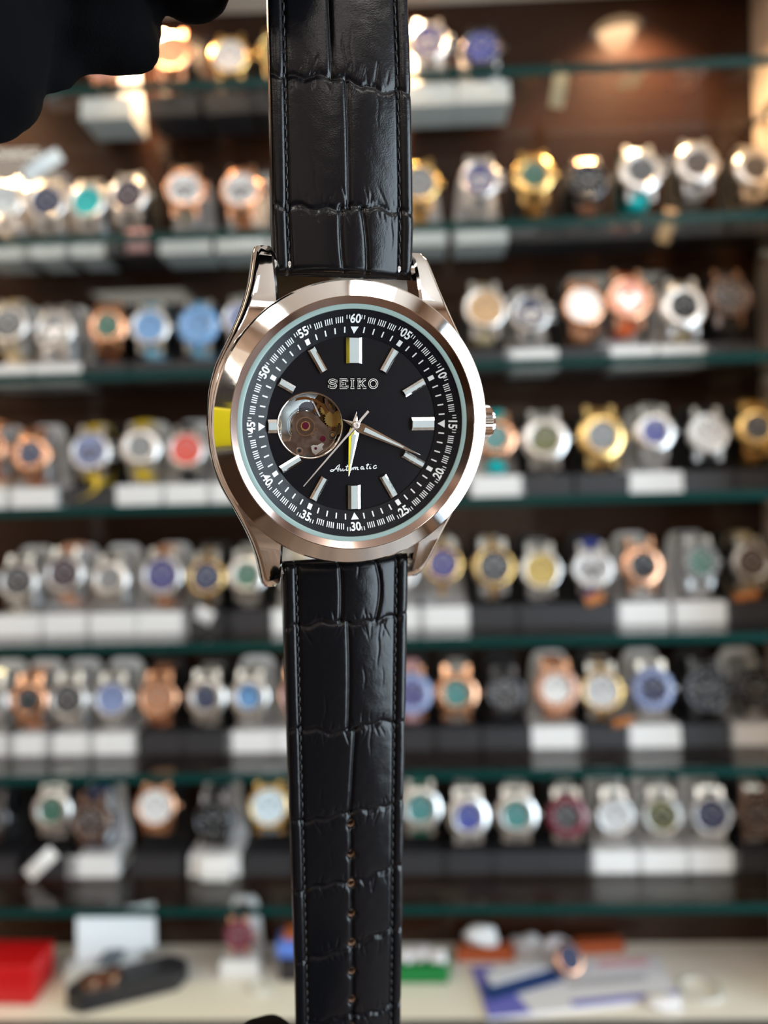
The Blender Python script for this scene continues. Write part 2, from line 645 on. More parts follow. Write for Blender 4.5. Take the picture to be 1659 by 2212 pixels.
def print_quad(b, a, r, w, h, lift=.03, poly=None):
    pos, xv, yv, nv = flange_mat(a, r, lift=lift)
    pts = poly or [(-w / 2, -h / 2), (w / 2, -h / 2), (w / 2, h / 2), (-w / 2, h / 2)]
    top = [pos + xv * p[0] + yv * p[1] for p in pts]
    low = [p - nv * .03 for p in top]
    n = len(pts)
    b.add(low + top, [tuple(range(n, 2 * n))] + [(i, (i + 1) % n, n + (i + 1) % n, n + i) for i in range(n)])


b = MB(MM)
for m in range(60):
    a = m * PI / 30
    if m % 5:
        print_quad(b, a, 14.25, .20, .92)
b.build('minute_track', white_print, flange)
b = MB(MM)
for s in range(300):
    m, k = divmod(s, 5)
    if k == 0:
        continue
    q = m % 5
    deg = s * 1.2
    if q == 0:
        if k >= 3:
            print_quad(b, math.radians(deg + (-.25 if k == 3 else 0)), 16.05, .12, .62)
    elif q == 4:
        if k <= 2:
            print_quad(b, math.radians(deg + (.25 if k == 2 else 0)), 16.05, .12, .62)
    else:
        print_quad(b, math.radians(deg), 15.72, .135, .92)
b.build('seconds_track', white_print, flange)
for q in range(12):
    a = q * PI / 6
    b = MB(MM)
    if q % 3 == 0:
        print_quad(b, a, 14.2, 0, 0, poly=[(0, -.62), (.62, .5), (-.62, .5)])
        b.build('minute_triangle', white_print, flange)
    else:
        print_quad(b, a, 14.2, .66, .92)
        b.build('five_minute_block', white_print, flange)


def text_mesh(s, size, offset=0.0, ext=0.0):
    c = bpy.data.curves.new('txt', 'FONT')
    c.body = s
    c.size = size
    c.align_x = 'CENTER'
    c.align_y = 'CENTER'
    c.offset = offset
    c.extrude = ext
    c.resolution_u = 4
    o = bpy.data.objects.new('txt', c)
    me = bpy.data.meshes.new_from_object(o)
    bpy.data.objects.remove(o)
    return me


for q, s in enumerate(('60', '05', '10', '15', '20', '25', '30', '35', '40', '45', '50', '55')):
    a = q * PI / 6
    pos, xv, yv, nv = flange_mat(a, 15.75, flip=4 <= q <= 8, lift=.05)
    me = text_mesh(s, 1.92 * MM, 0.045 * MM)
    me.transform(Matrix.Diagonal((.86, 1, 1, 1)))
    M = Matrix((xv, yv, nv)).transposed().to_4x4()
    M.translation = pos * MM
    me.transform(M)
    new_obj('numeral', me, white_print, flange)

# --- dial with the open heart cut-out
HC, HR = Vector((-6.78, 0.0)), 5.0
bm = bmesh.new()


def loop(r, c, n):
    vs = [bm.verts.new(((c[0] + r * math.cos(2 * PI * k / n)) * MM, (c[1] + r * math.sin(2 * PI * k / n)) * MM, 0)) for k in range(n)]
    return [bm.edges.new((vs[k], vs[(k + 1) % n])) for k in range(n)]


ed = loop(13.34, (0, 0), 128) + loop(HR, HC, 72)
bmesh.ops.triangle_fill(bm, use_beauty=True, edges=ed, normal=(0, 0, 1))
me = bpy.data.meshes.new('dial')
bm.to_mesh(me)
bm.free()
dial = new_obj('dial', me, mat('dial_black', (0.0035, 0.0032, 0.0050), 0.30, 0.0, 0.2), watch)
b = MB(MM)
b.lathe([(HR - .16, -1.9), (HR - .16, .06), (HR - .08, .12), (HR + .06, .12), (HR + .10, .02)], 96, c=(HC.x, HC.y, 0))
b.build('aperture_ring', chrome, dial, auto=40)


def marker(q, w, r0, r1):
    a = q * PI / 6
    er = Vector((math.sin(a), math.cos(a), 0))
    et = Vector((math.cos(a), -math.sin(a), 0))
    b = MB(MM)

    def ring(hw, e, z):
        return [er * (r0 + e) - et * hw + Vector((0, 0, z)), er * (r0 + e) + et * hw + Vector((0, 0, z)),
                er * (r1 - e) + et * hw + Vector((0, 0, z)), er * (r1 - e) - et * hw + Vector((0, 0, z))]
    ch = min(.46, w * .25)
    b.rings([ring(w / 2, 0, 0.0), ring(w / 2, 0, .30), ring(w / 2 - ch, .06, .55)], True, True, True)
    o = b.build('hour_marker', chrome, dial)
    b = MB(MM)
    b.rings([ring(w / 2 - ch - .01, .08, .54), ring(w / 2 - ch - .01, .08, .575)], True, True, True)
    b.build('lume_strip', lume, dial)
    return o


for q in range(12):
    w, r0, r1 = {0: (2.45, 9.25, 13.1), 3: (2.0, 9.3, 13.05), 6: (2.0, 9.3, 13.1), 9: (2.0, 11.85, 13.2)}.get(q, (1.2, 9.25, 13.1))
    if q == 10:
        r0 = 10.6
    if q == 8:
        r0 = 9.7
    marker(q, w, r0, r1)

# --- applied logo letters
logo_edge = mat('logo_edge', (0.92, 0.88, 0.80), 0.42, 1.0)
logo_dark_reflection = mat('logo_dark_reflection', (0.012, 0.010, 0.016), 0.25)  # dark reflection in the polished letter tops, put into the colour


def stroke(b, pts, w, z0, z1, ox, oy, sc_, closed=False):
    pts = [Vector((p[0] * sc_ + ox, p[1] * sc_ + oy)) for p in pts]
    n = len(pts)
    L, Rr = [], []
    for i in range(n):
        if closed:
            t = (pts[(i + 1) % n] - pts[i - 1]).normalized()
        else:
            t = (pts[min(i + 1, n - 1)] - pts[max(i - 1, 0)]).normalized()
        nn = Vector((-t.y, t.x)) * (w * sc_ / 2)
        p = pts[i]
        if not closed and i == 0:
            p = p - t * (w * sc_ * .0)
        L.append(p + nn)
        Rr.append(p - nn)
    rings = [[Vector((L[i].x, L[i].y, z0)), Vector((L[i].x, L[i].y, z1)), Vector((Rr[i].x, Rr[i].y, z1)), Vector((Rr[i].x, Rr[i].y, z0))] for i in range(n)]
    if closed:
        rings.append(rings[0])
    b.rings(rings, True, not closed, not closed)


LET = {
    'S': (1.12, [[(1.0, .66), (1.0, .98), (1.0, .84), (.86, .93), (.56, 1.0), (.26, .93), (.13, .76), (.24, .60), (.56, .52), (.88, .44), (1.0, .26), (.88, .08), (.56, .0), (.26, .06), (.12, .18), (.12, .02), (.12, .34)]]),
    'E': (1.08, [[(.22, 0), (.22, 1)], [(.05, 1), (.98, 1)], [(.05, 0), (1.0, 0)], [(.22, .5), (.70, .5)], [(.98, 1.0), (.98, .74)], [(1.0, 0), (1.0, .28)], [(.70, .66), (.70, .34)]]),
    'I': (.62, [[(.3, 0), (.3, 1)], [(.05, 1), (.55, 1)], [(.05, 0), (.55, 0)]]),
    'K': (1.22, [[(.24, 0), (.24, 1)], [(.04, 1), (.46, 1)], [(.04, 0), (.46, 0)], [(.28, .40), (.94, .98)], [(.50, .58), (1.0, .02)], [(.76, 1), (1.14, 1)], [(.76, 0), (1.2, 0)]]),
    'O': (1.22, [[(.60 + .50 * math.cos(2 * PI * k / 28), .5 + .50 * math.sin(2 * PI * k / 28)) for k in range(28)]]),
}
cap = 1.22
tot = sum(LET[c][0] for c in 'SEIKO') + .30 * 4 - .12
ksx = 7.75 / (tot * cap)
ox = -tot * cap * ksx / 2 - .12
for c in 'SEIKO':
    w, st = LET[c]
    for nm, wd, z0, z1, mm_ in (('logo_letter', .27, 0, .26, logo_edge), ('letter_dark_reflection', .13, .20, .285, logo_dark_reflection)):
        b = MB(MM)
        for p in st:
            pp = [(q[0] * ksx, q[1]) for q in p]
            stroke(b, pp, wd, z0, z1, ox, 5.62, cap, closed=(c == 'O'))
        b.build(nm, mm_, dial)
    ox += (w + .28) * cap * ksx

# --- script word, white strokes
SCR = {
    'A': [[(350, 372), (300, 372), (268, 398), (288, 418), (335, 408), (395, 350), (455, 275), (508, 238), (492, 300), (470, 360), (455, 408), (478, 405)], [(380, 352), (440, 350), (505, 352)]],
    'u': [[(530, 340), (514, 385), (525, 402), (550, 396), (590, 345)], [(594, 338), (580, 385), (592, 402), (618, 394), (650, 365)]],
    't': [[(708, 245), (672, 372), (680, 392), (708, 388), (740, 365)], [(655, 292), (735, 286)]],
    'o': [[(805, 318), (775, 322), (752, 352), (762, 382), (795, 384), (822, 356), (815, 325), (790, 318), (830, 335), (856, 320)]],
    'm': [[(868, 305), (850, 375)], [(862, 335), (900, 302), (918, 312), (902, 374)], [(912, 338), (950, 302), (968, 312), (954, 362), (964, 374), (995, 362)]],
    'a': [[(1108, 300), (1075, 290), (1048, 318), (1048, 350), (1072, 362), (1104, 335), (1116, 296), (1102, 345), (1112, 362), (1145, 348)]],
    'l': [[(1232, 212), (1196, 335), (1206, 352), (1238, 342)], [(1182, 252), (1260, 243)]],
    'i': [[(1288, 285), (1268, 332), (1278, 348), (1315, 336)], [(1304, 240), (1310, 236)]],
    'c': [[(1452, 278), (1430, 258), (1392, 275), (1370, 310), (1384, 342), (1420, 340), (1462, 316)]],
}
for k, st in SCR.items():
    b = MB(MM)
    for p in st:
        pts = [((x - 865) / 160.0, (320 - y) / 166.0 - 6.62 - (x - 865) / 160.0 * .030) for x, y in p]
        stroke(b, pts, .135, .0, .03, 0, 0, 1.0)
    b.build('script_letter', white_print, dial)

# --- hands


def hand(name, ang, z, length, half, base, tail, lr0, lr1, lw):
    a = math.radians(ang)
    er = Vector((math.sin(a), math.cos(a), 0))
    et = Vector((math.cos(a), -math.sin(a), 0))

    def P(r, s, zz):
        return er * r + et * s + Vector((0, 0, zz))
    b = MB(MM)
    out = [P(-tail, 0, z), P(base, half, z), P(length, .05, z), P(length, -.05, z), P(base, -half, z)]
    rid = [P(-tail * .9, 0, z + .10), P(base, .02, z + .24), P(length - .05, .01, z + .09), P(length - .05, -.01, z + .09), P(base, -.02, z + .24)]
    low = [p - Vector((0, 0, .09)) for p in out]
    b.rings([low, out, rid], True, True, True)
    b.lathe([(.72, z - .09), (.72, z + .20), (.62, z + .26), (.2, z + .26)], 28)
    o = b.build(name, chrome, watch, auto=12)
    if lw:
        b = MB(MM)
        q = [P(lr0, lw, z + .262), P(lr1, .10, z + .235), P(lr1, -.10, z + .235), P(lr0, -lw, z + .262)]
        b.rings([[p - Vector((0, 0, .2)) for p in q], q], True, True, True)
        b.build('lume_inlay', lume, o)
    return o


hand('hour_hand', 187.3, .75, 7.9, .82, 1.1, 2.1, 1.4, 6.0, .36)
hand('minute_hand', 114.6, 1.12, 11.6, .76, 1.1, 2.3, 1.5, 8.4, .34)
a = math.radians(222.3)
er = Vector((math.sin(a), math.cos(a), 0))
et = Vector((math.cos(a), -math.sin(a), 0))
b = MB(MM)
z = 1.50


def ringsec(r, hw):
    return [er * r + et * hw + Vector((0, 0, z - .04)), er * r + et * hw * .6 + Vector((0, 0, z + .05)), er * r - et * hw * .6 + Vector((0, 0, z + .05)), er * r - et * hw + Vector((0, 0, z - .04))]


b.rings([ringsec(-2.9, .20), ringsec(-1.2, .20), ringsec(0, .20), ringsec(3, .17), ringsec(12.2, .09)], True, True, True)
b.lathe([(.52, z - .06), (.52, z + .10), (.42, z + .16), (.26, z + .16), (.22, z + .06), (.05, z + .06), (.01, z + .06)], 28)
b.build('seconds_hand', mat('hand_steel', (0.80, 0.70, 0.66), .34, 1.0), watch, auto=25)

# --- movement seen through the open heart
mv = MB(MM)
mv.disc(HR, -2.0, 64, (HC.x, HC.y))
mv = mv.build('movement', mat('mainplate', (0.16, 0.12, 0.07), .18, 1.0, nscale=900, namp=.35), watch)


def hp(x, y):
    return (HC.x + (x - 780) / 138.0, HC.y - (y - 810) / 141.0)


bridge_m = mat('bridge_steel', (0.34, 0.27, 0.24), 0.16, 1.0, nscale=600, rvar=.15)
out = [(430, 900), (432, 760), (455, 670), (505, 590), (590, 535), (680, 512), (760, 512), (840, 535), (910, 580), (970, 635), (1030, 705), (1085, 765), (1140, 815), (1190, 850), (1245, 850), (1255, 930), (1205, 975), (1185, 1050), (1220, 1120), (1290, 1150), (1345, 1125)]
pts = [hp(*p) for p in out]
a0 = math.atan2(pts[-1][1] - HC.y, pts[-1][0] - HC.x)
a1 = -PI + .55
for k in range(1, 15):
    a = a0 + (a1 - a0) * k / 14
    pts.append((HC.x + 4.8 * math.cos(a), HC.y + 4.8 * math.sin(a)))
pts += [hp(380, 1140), hp(420, 1060)]
b = MB(MM)
b.rings([[Vector((p[0], p[1], z)) for p in pts] for z in (-1.95, -1.05)], True, False, True)
b.build('bridge', bridge_m, mv)


def mdisc(name, x, y, r0, r1, z0, z1, m, seg=32):
    c = hp(x, y)
    b = MB(MM)
    if r0 > 0:
        b.lathe([(r0 / 139, z0), (r0 / 139, z1), (r1 / 139, z1), (r1 / 139, z0)], seg, c=(c[0], c[1], 0), closed=True)
    else:
        b.lathe([(r1 / 139, z0), (r1 / 139, z1 - .03), (r1 / 139 - .03, z1), (.005, z1)], seg, c=(c[0], c[1], 0))
    return b.build(name, m, mv, auto=30)


ruby = mat('ruby', (0.06, 0.003, 0.014), .12, 0, .6, coat=.6)
dark_hole = mat('dark_recess', (0.03, 0.022, 0.016), .4)
mdisc('jewel_ring', 705, 838, 178, 205, -1.1, -.93, chrome)
mdisc('jewel_seat', 705, 838, 0, 178, -1.1, -1.0, brown_metal)
mdisc('jewel_clip', 705, 830, 70, 108, -1.02, -.88, gold, 8)
mdisc('ruby_jewel', 705, 820, 0, 78, -1.0, -.84, ruby)
mdisc('ruby_jewel', 1075, 1110, 0, 66, -1.1, -1.02, ruby)
mdisc('jewel_rim', 1075, 1110, 66, 76, -1.1, -1.0, chrome)
mdisc('pin', 935, 925, 26, 44, -1.1, -.98, chrome)
mdisc('pin', 860, 1030, 24, 42, -1.1, -.98, chrome)
mdisc('screw', 575, 1365, 0, 78, -1.1, -.98, chrome)
mdisc('screw_head', 572, 1355, 0, 40, -1.0, -.86, gun)
mdisc('plate_hole', 765, 1480, 0, 66, -1.1, -1.03, dark_hole)
mdisc('wheel_recess', 1280, 1045, 0, 80, -1.2, -1.03, dark_hole)
mdisc('recess_rim', 1280, 1045, 80, 92, -1.2, -1.0, chrome)
mdisc('recess_pinion', 1290, 1030, 12, 40, -1.1, -.95, gold, 9)
b = MB(MM)
b.prism([hp(*p) for p in ((818, 1270), (870, 1240), (960, 1250), (1050, 1200), (1105, 1222), (1060, 1290), (1085, 1340), (920, 1460), (850, 1400))], -1.1, -.98, chamfer=.05)
b.build('pallet_plate', steel, mv)
mdisc('ruby_jewel', 920, 1315, 0, 30, -1.0, -.90, ruby)
# balance wheel and hairspring behind the bridge, polished
bc = hp(705, 820)
b = MB(MM)
b.lathe([(3.9, -1.75), (3.9, -1.45), (4.3, -1.45), (4.3, -1.75)], 80, c=(bc[0], bc[1], 0), closed=True)
for k in range(3):
    a = k * 2 * PI / 3 + .95
    b.box((bc[0] + 2 * math.cos(a), bc[1] + 2 * math.sin(a), -1.6), (4.0, .5, .12), Matrix.Rotation(a, 3, 'Z'))
b.build('balance_wheel', mat('balance_brass', (0.50, 0.30, 0.14), .16, 1.0), mv)
b = MB(MM)
b.tube([(bc[0] + (1.9 + .9 * k / 140) * math.cos(k * 8 * PI / 140), bc[1] + (1.9 + .9 * k / 140) * math.sin(k * 8 * PI / 140), -1.35) for k in range(141)], .035, 5)
b.build('hairspring', gun, mv)
b = MB(MM)
b.prism([hp(*p) for p in ((120, 560), (380, 580), (430, 880), (110, 770))], -1.95, -1.85)
b.build('steel_plate', brown_metal, mv)
b = MB(MM)
b.prism([hp(*p) for p in ((140, 990), (380, 900), (400, 1060), (370, 1130), (250, 1180))], -1.95, -1.80)
b.build('steel_plate', steel, mv)
b = MB(MM)
b.prism([hp(*p) for p in ((590, 420), (660, 350), (760, 320), (860, 330), (920, 400), (990, 520), (1010, 640), (900, 560), (760, 500), (600, 520))], -1.95, -1.62)
b.build('grey_lever', mat('lever_grey', (0.16, 0.16, 0.19), .35, 1.0), mv)
b = MB(MM)
b.prism([hp(*p) for p in ((850, 262), (880, 270), (1045, 630), (1010, 640))], -1.6, -1.45)
b.build('spring_bar', steel, mv)
gc = hp(1300, 690)


def gear(cx, cy, r, nteeth, z0, z1, tooth):
    pts = []
    for k in range(nteeth * 4):
        a = 2 * PI * k / (nteeth * 4)
        rr = r + (tooth if k % 4 in (1, 2) else 0)
        pts.append((cx + rr * math.cos(a), cy + rr * math.sin(a)))
    g = MB(MM)
    g.prism(pts, z0, z1)
    return g


gear(gc[0], gc[1], 1.15, 20, -1.55, -1.3, .17).build('gear', mat('brass_gear', (0.50, 0.36, 0.12), .28, 1.0), mv)
gc2 = hp(1180, 480)
gear(gc2[0], gc2[1], .85, 16, -1.9, -1.65, .14).build('gear', mat('brass_gear', ()), mv)
b = MB(MM)
b.prism([hp(*p) for p in ((1120, 240), (1180, 250), (1230, 410), (1350, 540), (1320, 590), (1230, 520), (1150, 400))], -1.4, -1.2, chamfer=.04)
b.build('steel_arm', bridge_m, mv)

# --- crown
b = MB(MM)
pts = []
for k in range(60):
    a = 2 * PI * k / 60
    pts.append((2.72 if k % 2 else 2.50, a))
rings = []
for x, s in ((20.4, .78), (21.35, .8), (21.4, 1.0), (23.3, 1.0), (23.75, .90), (23.95, .72), (23.97, .02)):
    rings.append([Vector((x, (p[0] if s == 1.0 else 2.66) * s * math.cos(p[1]), -2.3 + (p[0] if s == 1.0 else 2.66) * s * math.sin(p[1]))) for p in pts])
b.rings(rings, True, True, True)
b.build('crown', chrome, watch, auto=28)

# --- leather straps, embossed as crocodile scales


def strap(sgn, length, width_tab, n_tab, th_tab, lines, verts, holes=()):
    """one strap half as a fine grid; v runs away from the case (sgn=+1 up, -1 down)"""
    V0 = 22.3 if sgn > 0 else 22.2
    NX = 132
    dv = .25
    NV = int(length / dv)
    rnd = random.Random(11 if sgn > 0 else 5)
    XS = .80
    # small radiating creases along every cross groove
    ticks = []
    for (v0, slope_, amp) in lines:
        for side in (-1, 1):
            x = -.74
            while x < .74:
                if rnd.random() < .72:
                    ticks.append((x, v0, side, rnd.uniform(1.0, 2.6) * (1.25 if side > 0 else .8), rnd.uniform(.04, .11), rnd.uniform(-.05, .05)))
                x += rnd.uniform(.06, .13)
    wr = [(rnd.uniform(-.6, .7), rnd.uniform(0, length), rnd.uniform(4, 10), rnd.uniform(.04, .10), rnd.uniform(-.02, .02)) for _ in range(int(length / 6))]

    def height(xn, s, hw):
        ax = abs(xn)
        h = 1.45 * (1 - (ax / XS) ** 2.1) if ax < XS else -.02 - .5 * max(0, (ax - .90) / .10) ** 2.5
        if ax >= XS:
            h += .22 * math.sin(PI * min(1, (ax - XS) / (1 - XS))) ** .6
        if ax < XS:
            h = max(h, 0)
        h *= pad(s)
        # stitch channel
        d = (ax - XS) * hw
        h -= .34 * math.exp(-(d / .34) ** 2)
        # cross grooves
        for i, (v0, slope_, amp) in enumerate(lines):
            vl = v0 + slope_ * xn + amp * math.sin(5.1 * xn + i * 2.3) + .25 * math.sin(17 * xn + i) + .12 * noise.noise(Vector((xn * 14, i * 7.7, 0)))
            d = s - vl
            if abs(d) < 4:
                dep = .26 if ax < XS else .20
                h -= dep * math.exp(-(d / .36) ** 2) + .13 * math.exp(-abs(d) / 1.1)
                h += .05 * noise.noise(Vector((xn * 30, s * 2.5, i))) * math.exp(-(d / .8) ** 2)
        # lengthwise grooves
        if ax < XS - .06:
            for (va, vb, x0, bend, curve) in verts:
                if va - .3 < s < vb + .3:
                    t = (s - va) / (vb - va)
                    xl = x0 + bend * t + curve * math.sin(PI * t)
                    d = (xn - xl) * hw
                    h -= .34 * math.exp(-(d / .30) ** 2) + .14 * math.exp(-abs(d) / .8)
            for (tx, v0, side, ln, dep, sk) in ticks:
                q = (s - v0) * side
                if 0.2 < q < ln + .6:
                    d = (xn - tx - sk * q) * hw
                    if abs(d) < .6:
                        h -= dep * math.exp(-(d / .13) ** 2) * min(1, (q - .2) / .4) * max(0, min(1, (ln + .6 - q) / .8))
            for (wx, wv, wl, dep, sk) in wr:
                q = abs(s - wv)
                if q < wl / 2:
                    d = (xn - wx - sk * (s - wv) / wl * 2 - .012 * math.sin(s * 1.3)) * hw
                    if abs(d) < .5:
                        h -= dep * math.exp(-(d / .11) ** 2) * (1 - (2 * q / wl) ** 2)
        h += .025 * noise.noise(Vector((xn * 5, s * .5, 3))) + .010 * noise.noise(Vector((xn * 22, s * 2.2, 9)))
        return h

    def pad(s):
        return .42 + .58 * math.exp(-s / 26.0)

    rings = []
    for i in range(NV + 1):
        s = i * dv
        hw = interp(width_tab, s) / 2
        nn = smooth_interp(n_tab, s)
        th = interp(th_tab, s)
        e = 1.0
        if s < 1.6:
            e = math.sqrt(max(0, 1 - ((1.6 - s) / 1.6) ** 2))
        tip = length - s
        if tip < 9 and sgn < 0:
            hw *= math.sqrt(max(.02, 1 - ((9 - tip) / 9.2) ** 2))
        row = []
        for j in range(NX + 1):
            xn = -1 + 2 * j / NX
            x = xn * hw
            h = height(xn, s, hw)
            for (hs, hx) in holes:
                d = math.hypot(s - hs, x - hx)
                if d < 1.4:
                    if d < .66:
                        h -= 1.9
                    else:
                        h -= .22 * math.exp(-((d - .66) / .25))
            z = nn + th / 2 + (h - .8) * e - (1 - e) * th * .5
            row.append(Vector((x, sgn * (V0 + s), z)))
        zb = nn - th / 2 * e
        for xn in (1.0, .94, 0, -.94, -1.0):
            zz = zb + (.35 if abs(xn) == 1 else 0)
            row.append(Vector((xn * hw, sgn * (V0 + s), zz)))
        rings.append(row)
    b = MB(MM)
    b.rings(rings, True, True, True)
    o = b.build('leather_strap', leather, watch, smooth=True)
    # stitches
    sm = MB(MM)
    sm.tube([(0, -.62, -.10), (0, -.45, .03), (0, 0, .07), (0, .45, .03), (0, .62, -.10)], [.07, .12, .14, .12, .07], 6)
    sme = sm.mesh('stitch', True)
    sme.materials.append(thread)
    s = 2.6
    while s < length - 8:
        hw = interp(width_tab, s) / 2
        for sx in (-1, 1):
            st = new_obj('stitch', sme, None, o)
            z = smooth_interp(n_tab, s) + interp(th_tab, s) / 2 - .8 - .20
            st.location = Vector((sx * XS * hw, sgn * (V0 + s), z)) * MM
            st.rotation_euler = (0, 0, .06 * sx)
        s += 1.75
    # punched holes, tan lining
    if holes:
        hm = MB(MM)
        hm.lathe([(.66, -2.0), (.66, -.70), (.58, -.74), (.58, -2.0)], 20, closed=True)
        hm.disc(.60, -1.9, 20)
        hme = hm.mesh('hole_lining', True)
        hme.materials.append(tan)
        for hs, hx in holes:
            st = new_obj('hole_lining', hme, None, o)
            z = smooth_interp(n_tab, hs) + interp(th_tab, hs) / 2 - .2 + .72 * pad(hs)
            st.location = Vector((hx, sgn * (V0 + hs), z - .18)) * MM
    # spring bar
    sb = MB(MM)
    sb.tube([(-11.3, sgn * 23.9, -5.4), (11.3, sgn * 23.9, -5.4)], .75, 12)
    sb.build('spring_bar', steel, watch)
    return o


strap(1, 62, [(0, 21.6), (8, 22.0), (62, 20.6)], [(0, -5.9), (12, -6.2), (30, -7.2), (45, -8.8), (62, -11.0)], [(0, 4.4), (12, 4.2), (40, 3.4), (62, 3.0)],
      [(10.0, .35, .25), (28.0, -.45, .35), (46.0, .3, .3)],
      [(-1, 10.0, -.03, -.05, -.03), (-1, 10, .28, -.06, .03), (10.0, 28.0, .03, .0, .01), (28.2, 46, -.17, -.02, .0), (46, 70, .0, .0, .0)])
strap(-1, 117, [(0, 21.2), (10, 21.0), (60, 20.1), (117, 19.3)], [(0, -5.4), (15, -5.1), (50, -4.6), (80, -4.0), (117, -4.0)], [(0, 4.4), (12, 4.0), (50, 3.0), (117, 2.6)],
      [(10.6, .1, .3), (29.6, .3, .5), (45.4, -.3, .3), (58.5, -.5, .3), (71.5, -1.6, .2), (86, .3, .3), (100, .3, .3)],
      [(-1, 10.6, -.16, .02, .02), (-1, 10.6, .38, .06, .10), (10.6, 29.6, -.02, .0, .02), (29.6, 45.4, .10, -.09, .0), (45.4, 58.5, .02, 0, 0), (58.5, 71.5, .03, 0, 0), (71.5, 86, .04, 0, 0), (86, 112, .04, 0, 0)],
      [(47.6 + 5.85 * k, .35) for k in range(8)])

# ================================================================== gloved hands


def gloved(name, chains, label, voxel=.0011):
    """one continuous glove surface: tapered limbs fused by a voxel remesh"""
    bm = bmesh.new()
    for ch in chains:
        pts = [(Vector(p), r) for p, r in ch]
        dense = []
        for (p, r), (q, s) in zip(pts, pts[1:]):
            n = max(2, int((q - p).length / (min(r, s) * .35)))
            for k in range(n):
                t = k / n
                dense.append((p.lerp(q, t), r + (s - r) * t))
        dense.append(pts[-1])
        for p, r in dense:
            bmesh.ops.create_icosphere(bm, subdivisions=2, radius=r, matrix=Matrix.Translation(p))
    me = bpy.data.meshes.new(name)
    bm.to_mesh(me)
    bm.free()
    o = new_obj(name, me, glove)
    r = o.modifiers.new('remesh', 'REMESH')
    r.mode = 'VOXEL'
    r.voxel_size = voxel
    r.use_smooth_shade = True
    s = o.modifiers.new('smooth', 'SMOOTH')
    s.factor = .5
    s.iterations = 4
    tx = bpy.data.textures.new(name + '_folds', 'CLOUDS')
    tx.noise_scale = .009
    d = o.modifiers.new('folds', 'DISPLACE')
    d.texture = tx
    d.strength = .0016
    d.mid_level = .5
    tag(o, label, 'hand')
    return o


def D(px, py, d):
    return at_depth(px, py, d)


K = 1 / FPX
gloved('gloved_hand', [
    # palm and heel of the hand, forearm leaving to the upper left
    [(D(-115, -20, .102), 225 * K * .102), (D(-140, 80, .102), 238 * K * .102), (D(-230, 60, .104), 240 * K * .104)],
    [(D(-150, 0, .104), .0150), (D(-420, -160, .108), .0215), (D(-800, -330, .118), .0240), (D(-1200, -480, .125), .0250), (D(-2600, -900, .135), .036)],
    [(D(-130, -220, .106), .0140), (D(-60, -420, .110), .0120), (D(-400, -330, .108), .0180)],
    # curled middle finger, blunt end towards the strap
    [(D(-60, 20, .108), .0072), (D(100, 58, .112), .0060), (D(200, 62, .113), .0060), (D(264, 70, .114), .0056), (D(274, 62, .117), .0055)],
    [(D(60, 105, .110), .0045), (D(118, 142, .112), .0036), (D(120, 162, .112), .0029)],
    [(D(230, 98, .115), .0038), (D(296, 104, .115), .0036)],
    # ring and little finger folded behind it
    [(D(-60, -90, .112), .0075), (D(120, -60, .122), .0070), (D(190, -30, .124), .0062)],
    # index finger bent down, its tip beside the strap
    [(D(-60, -420, .110), .0085), (D(160, -430, .113), .0080), (D(330, -330, .116), .0074), (D(390, -160, .117), .0068), (D(412, -42, .117), .0061)],
    # thumb reaching over to pinch the strap above the picture
    [(D(-60, -300, .104), .0110), (D(200, -340, .098), .0090), (D(480, -300, .098), .0080), (D(640, -270, .099), .0072)],
    # second finger behind the strap, closing the pinch
    [(D(160, -430, .115), .0080), (D(420, -390, .126), .0078), (D(640, -280, .1255), .0070)],
], 'black cotton gloved hand gripping the strap above the watch')

gloved('gloved_hand', [
    [(D(640, 2950, .150), .020), (D(760, 3000, .150), .022), (D(900, 2980, .150), .020)],
    [(D(780, 2980, .152), .022), (D(850, 3500, .145), .026), (D(900, 4300, .135), .030), (D(960, 6200, .125), .038)],
    [(D(640, 2900, .152), .0105), (D(590, 2620, .158), .0090), (D(572, 2420, .152), .0080), (D(571, 2279, .147), .0072)],
    [(D(760, 2900, .156), .0100), (D(730, 2620, .164), .0090), (D(745, 2440, .158), .0080), (D(760, 2370, .152), .0072)],
    [(D(900, 2900, .156), .0095), (D(900, 2650, .162), .0085), (D(890, 2480, .158), .0075), (D(885, 2420, .154), .0068)],
    [(D(980, 2960, .152), .0090), (D(1010, 2740, .158), .0078), (D(1000, 2600, .156), .0065)],
    [(D(600, 2980, .140), .0120), (D(610, 2700, .127), .0095), (D(690, 2520, .1235), .0085), (D(745, 2420, .1235), .0076)],
], 'black cotton gloved hand pinching the lower end of the strap')
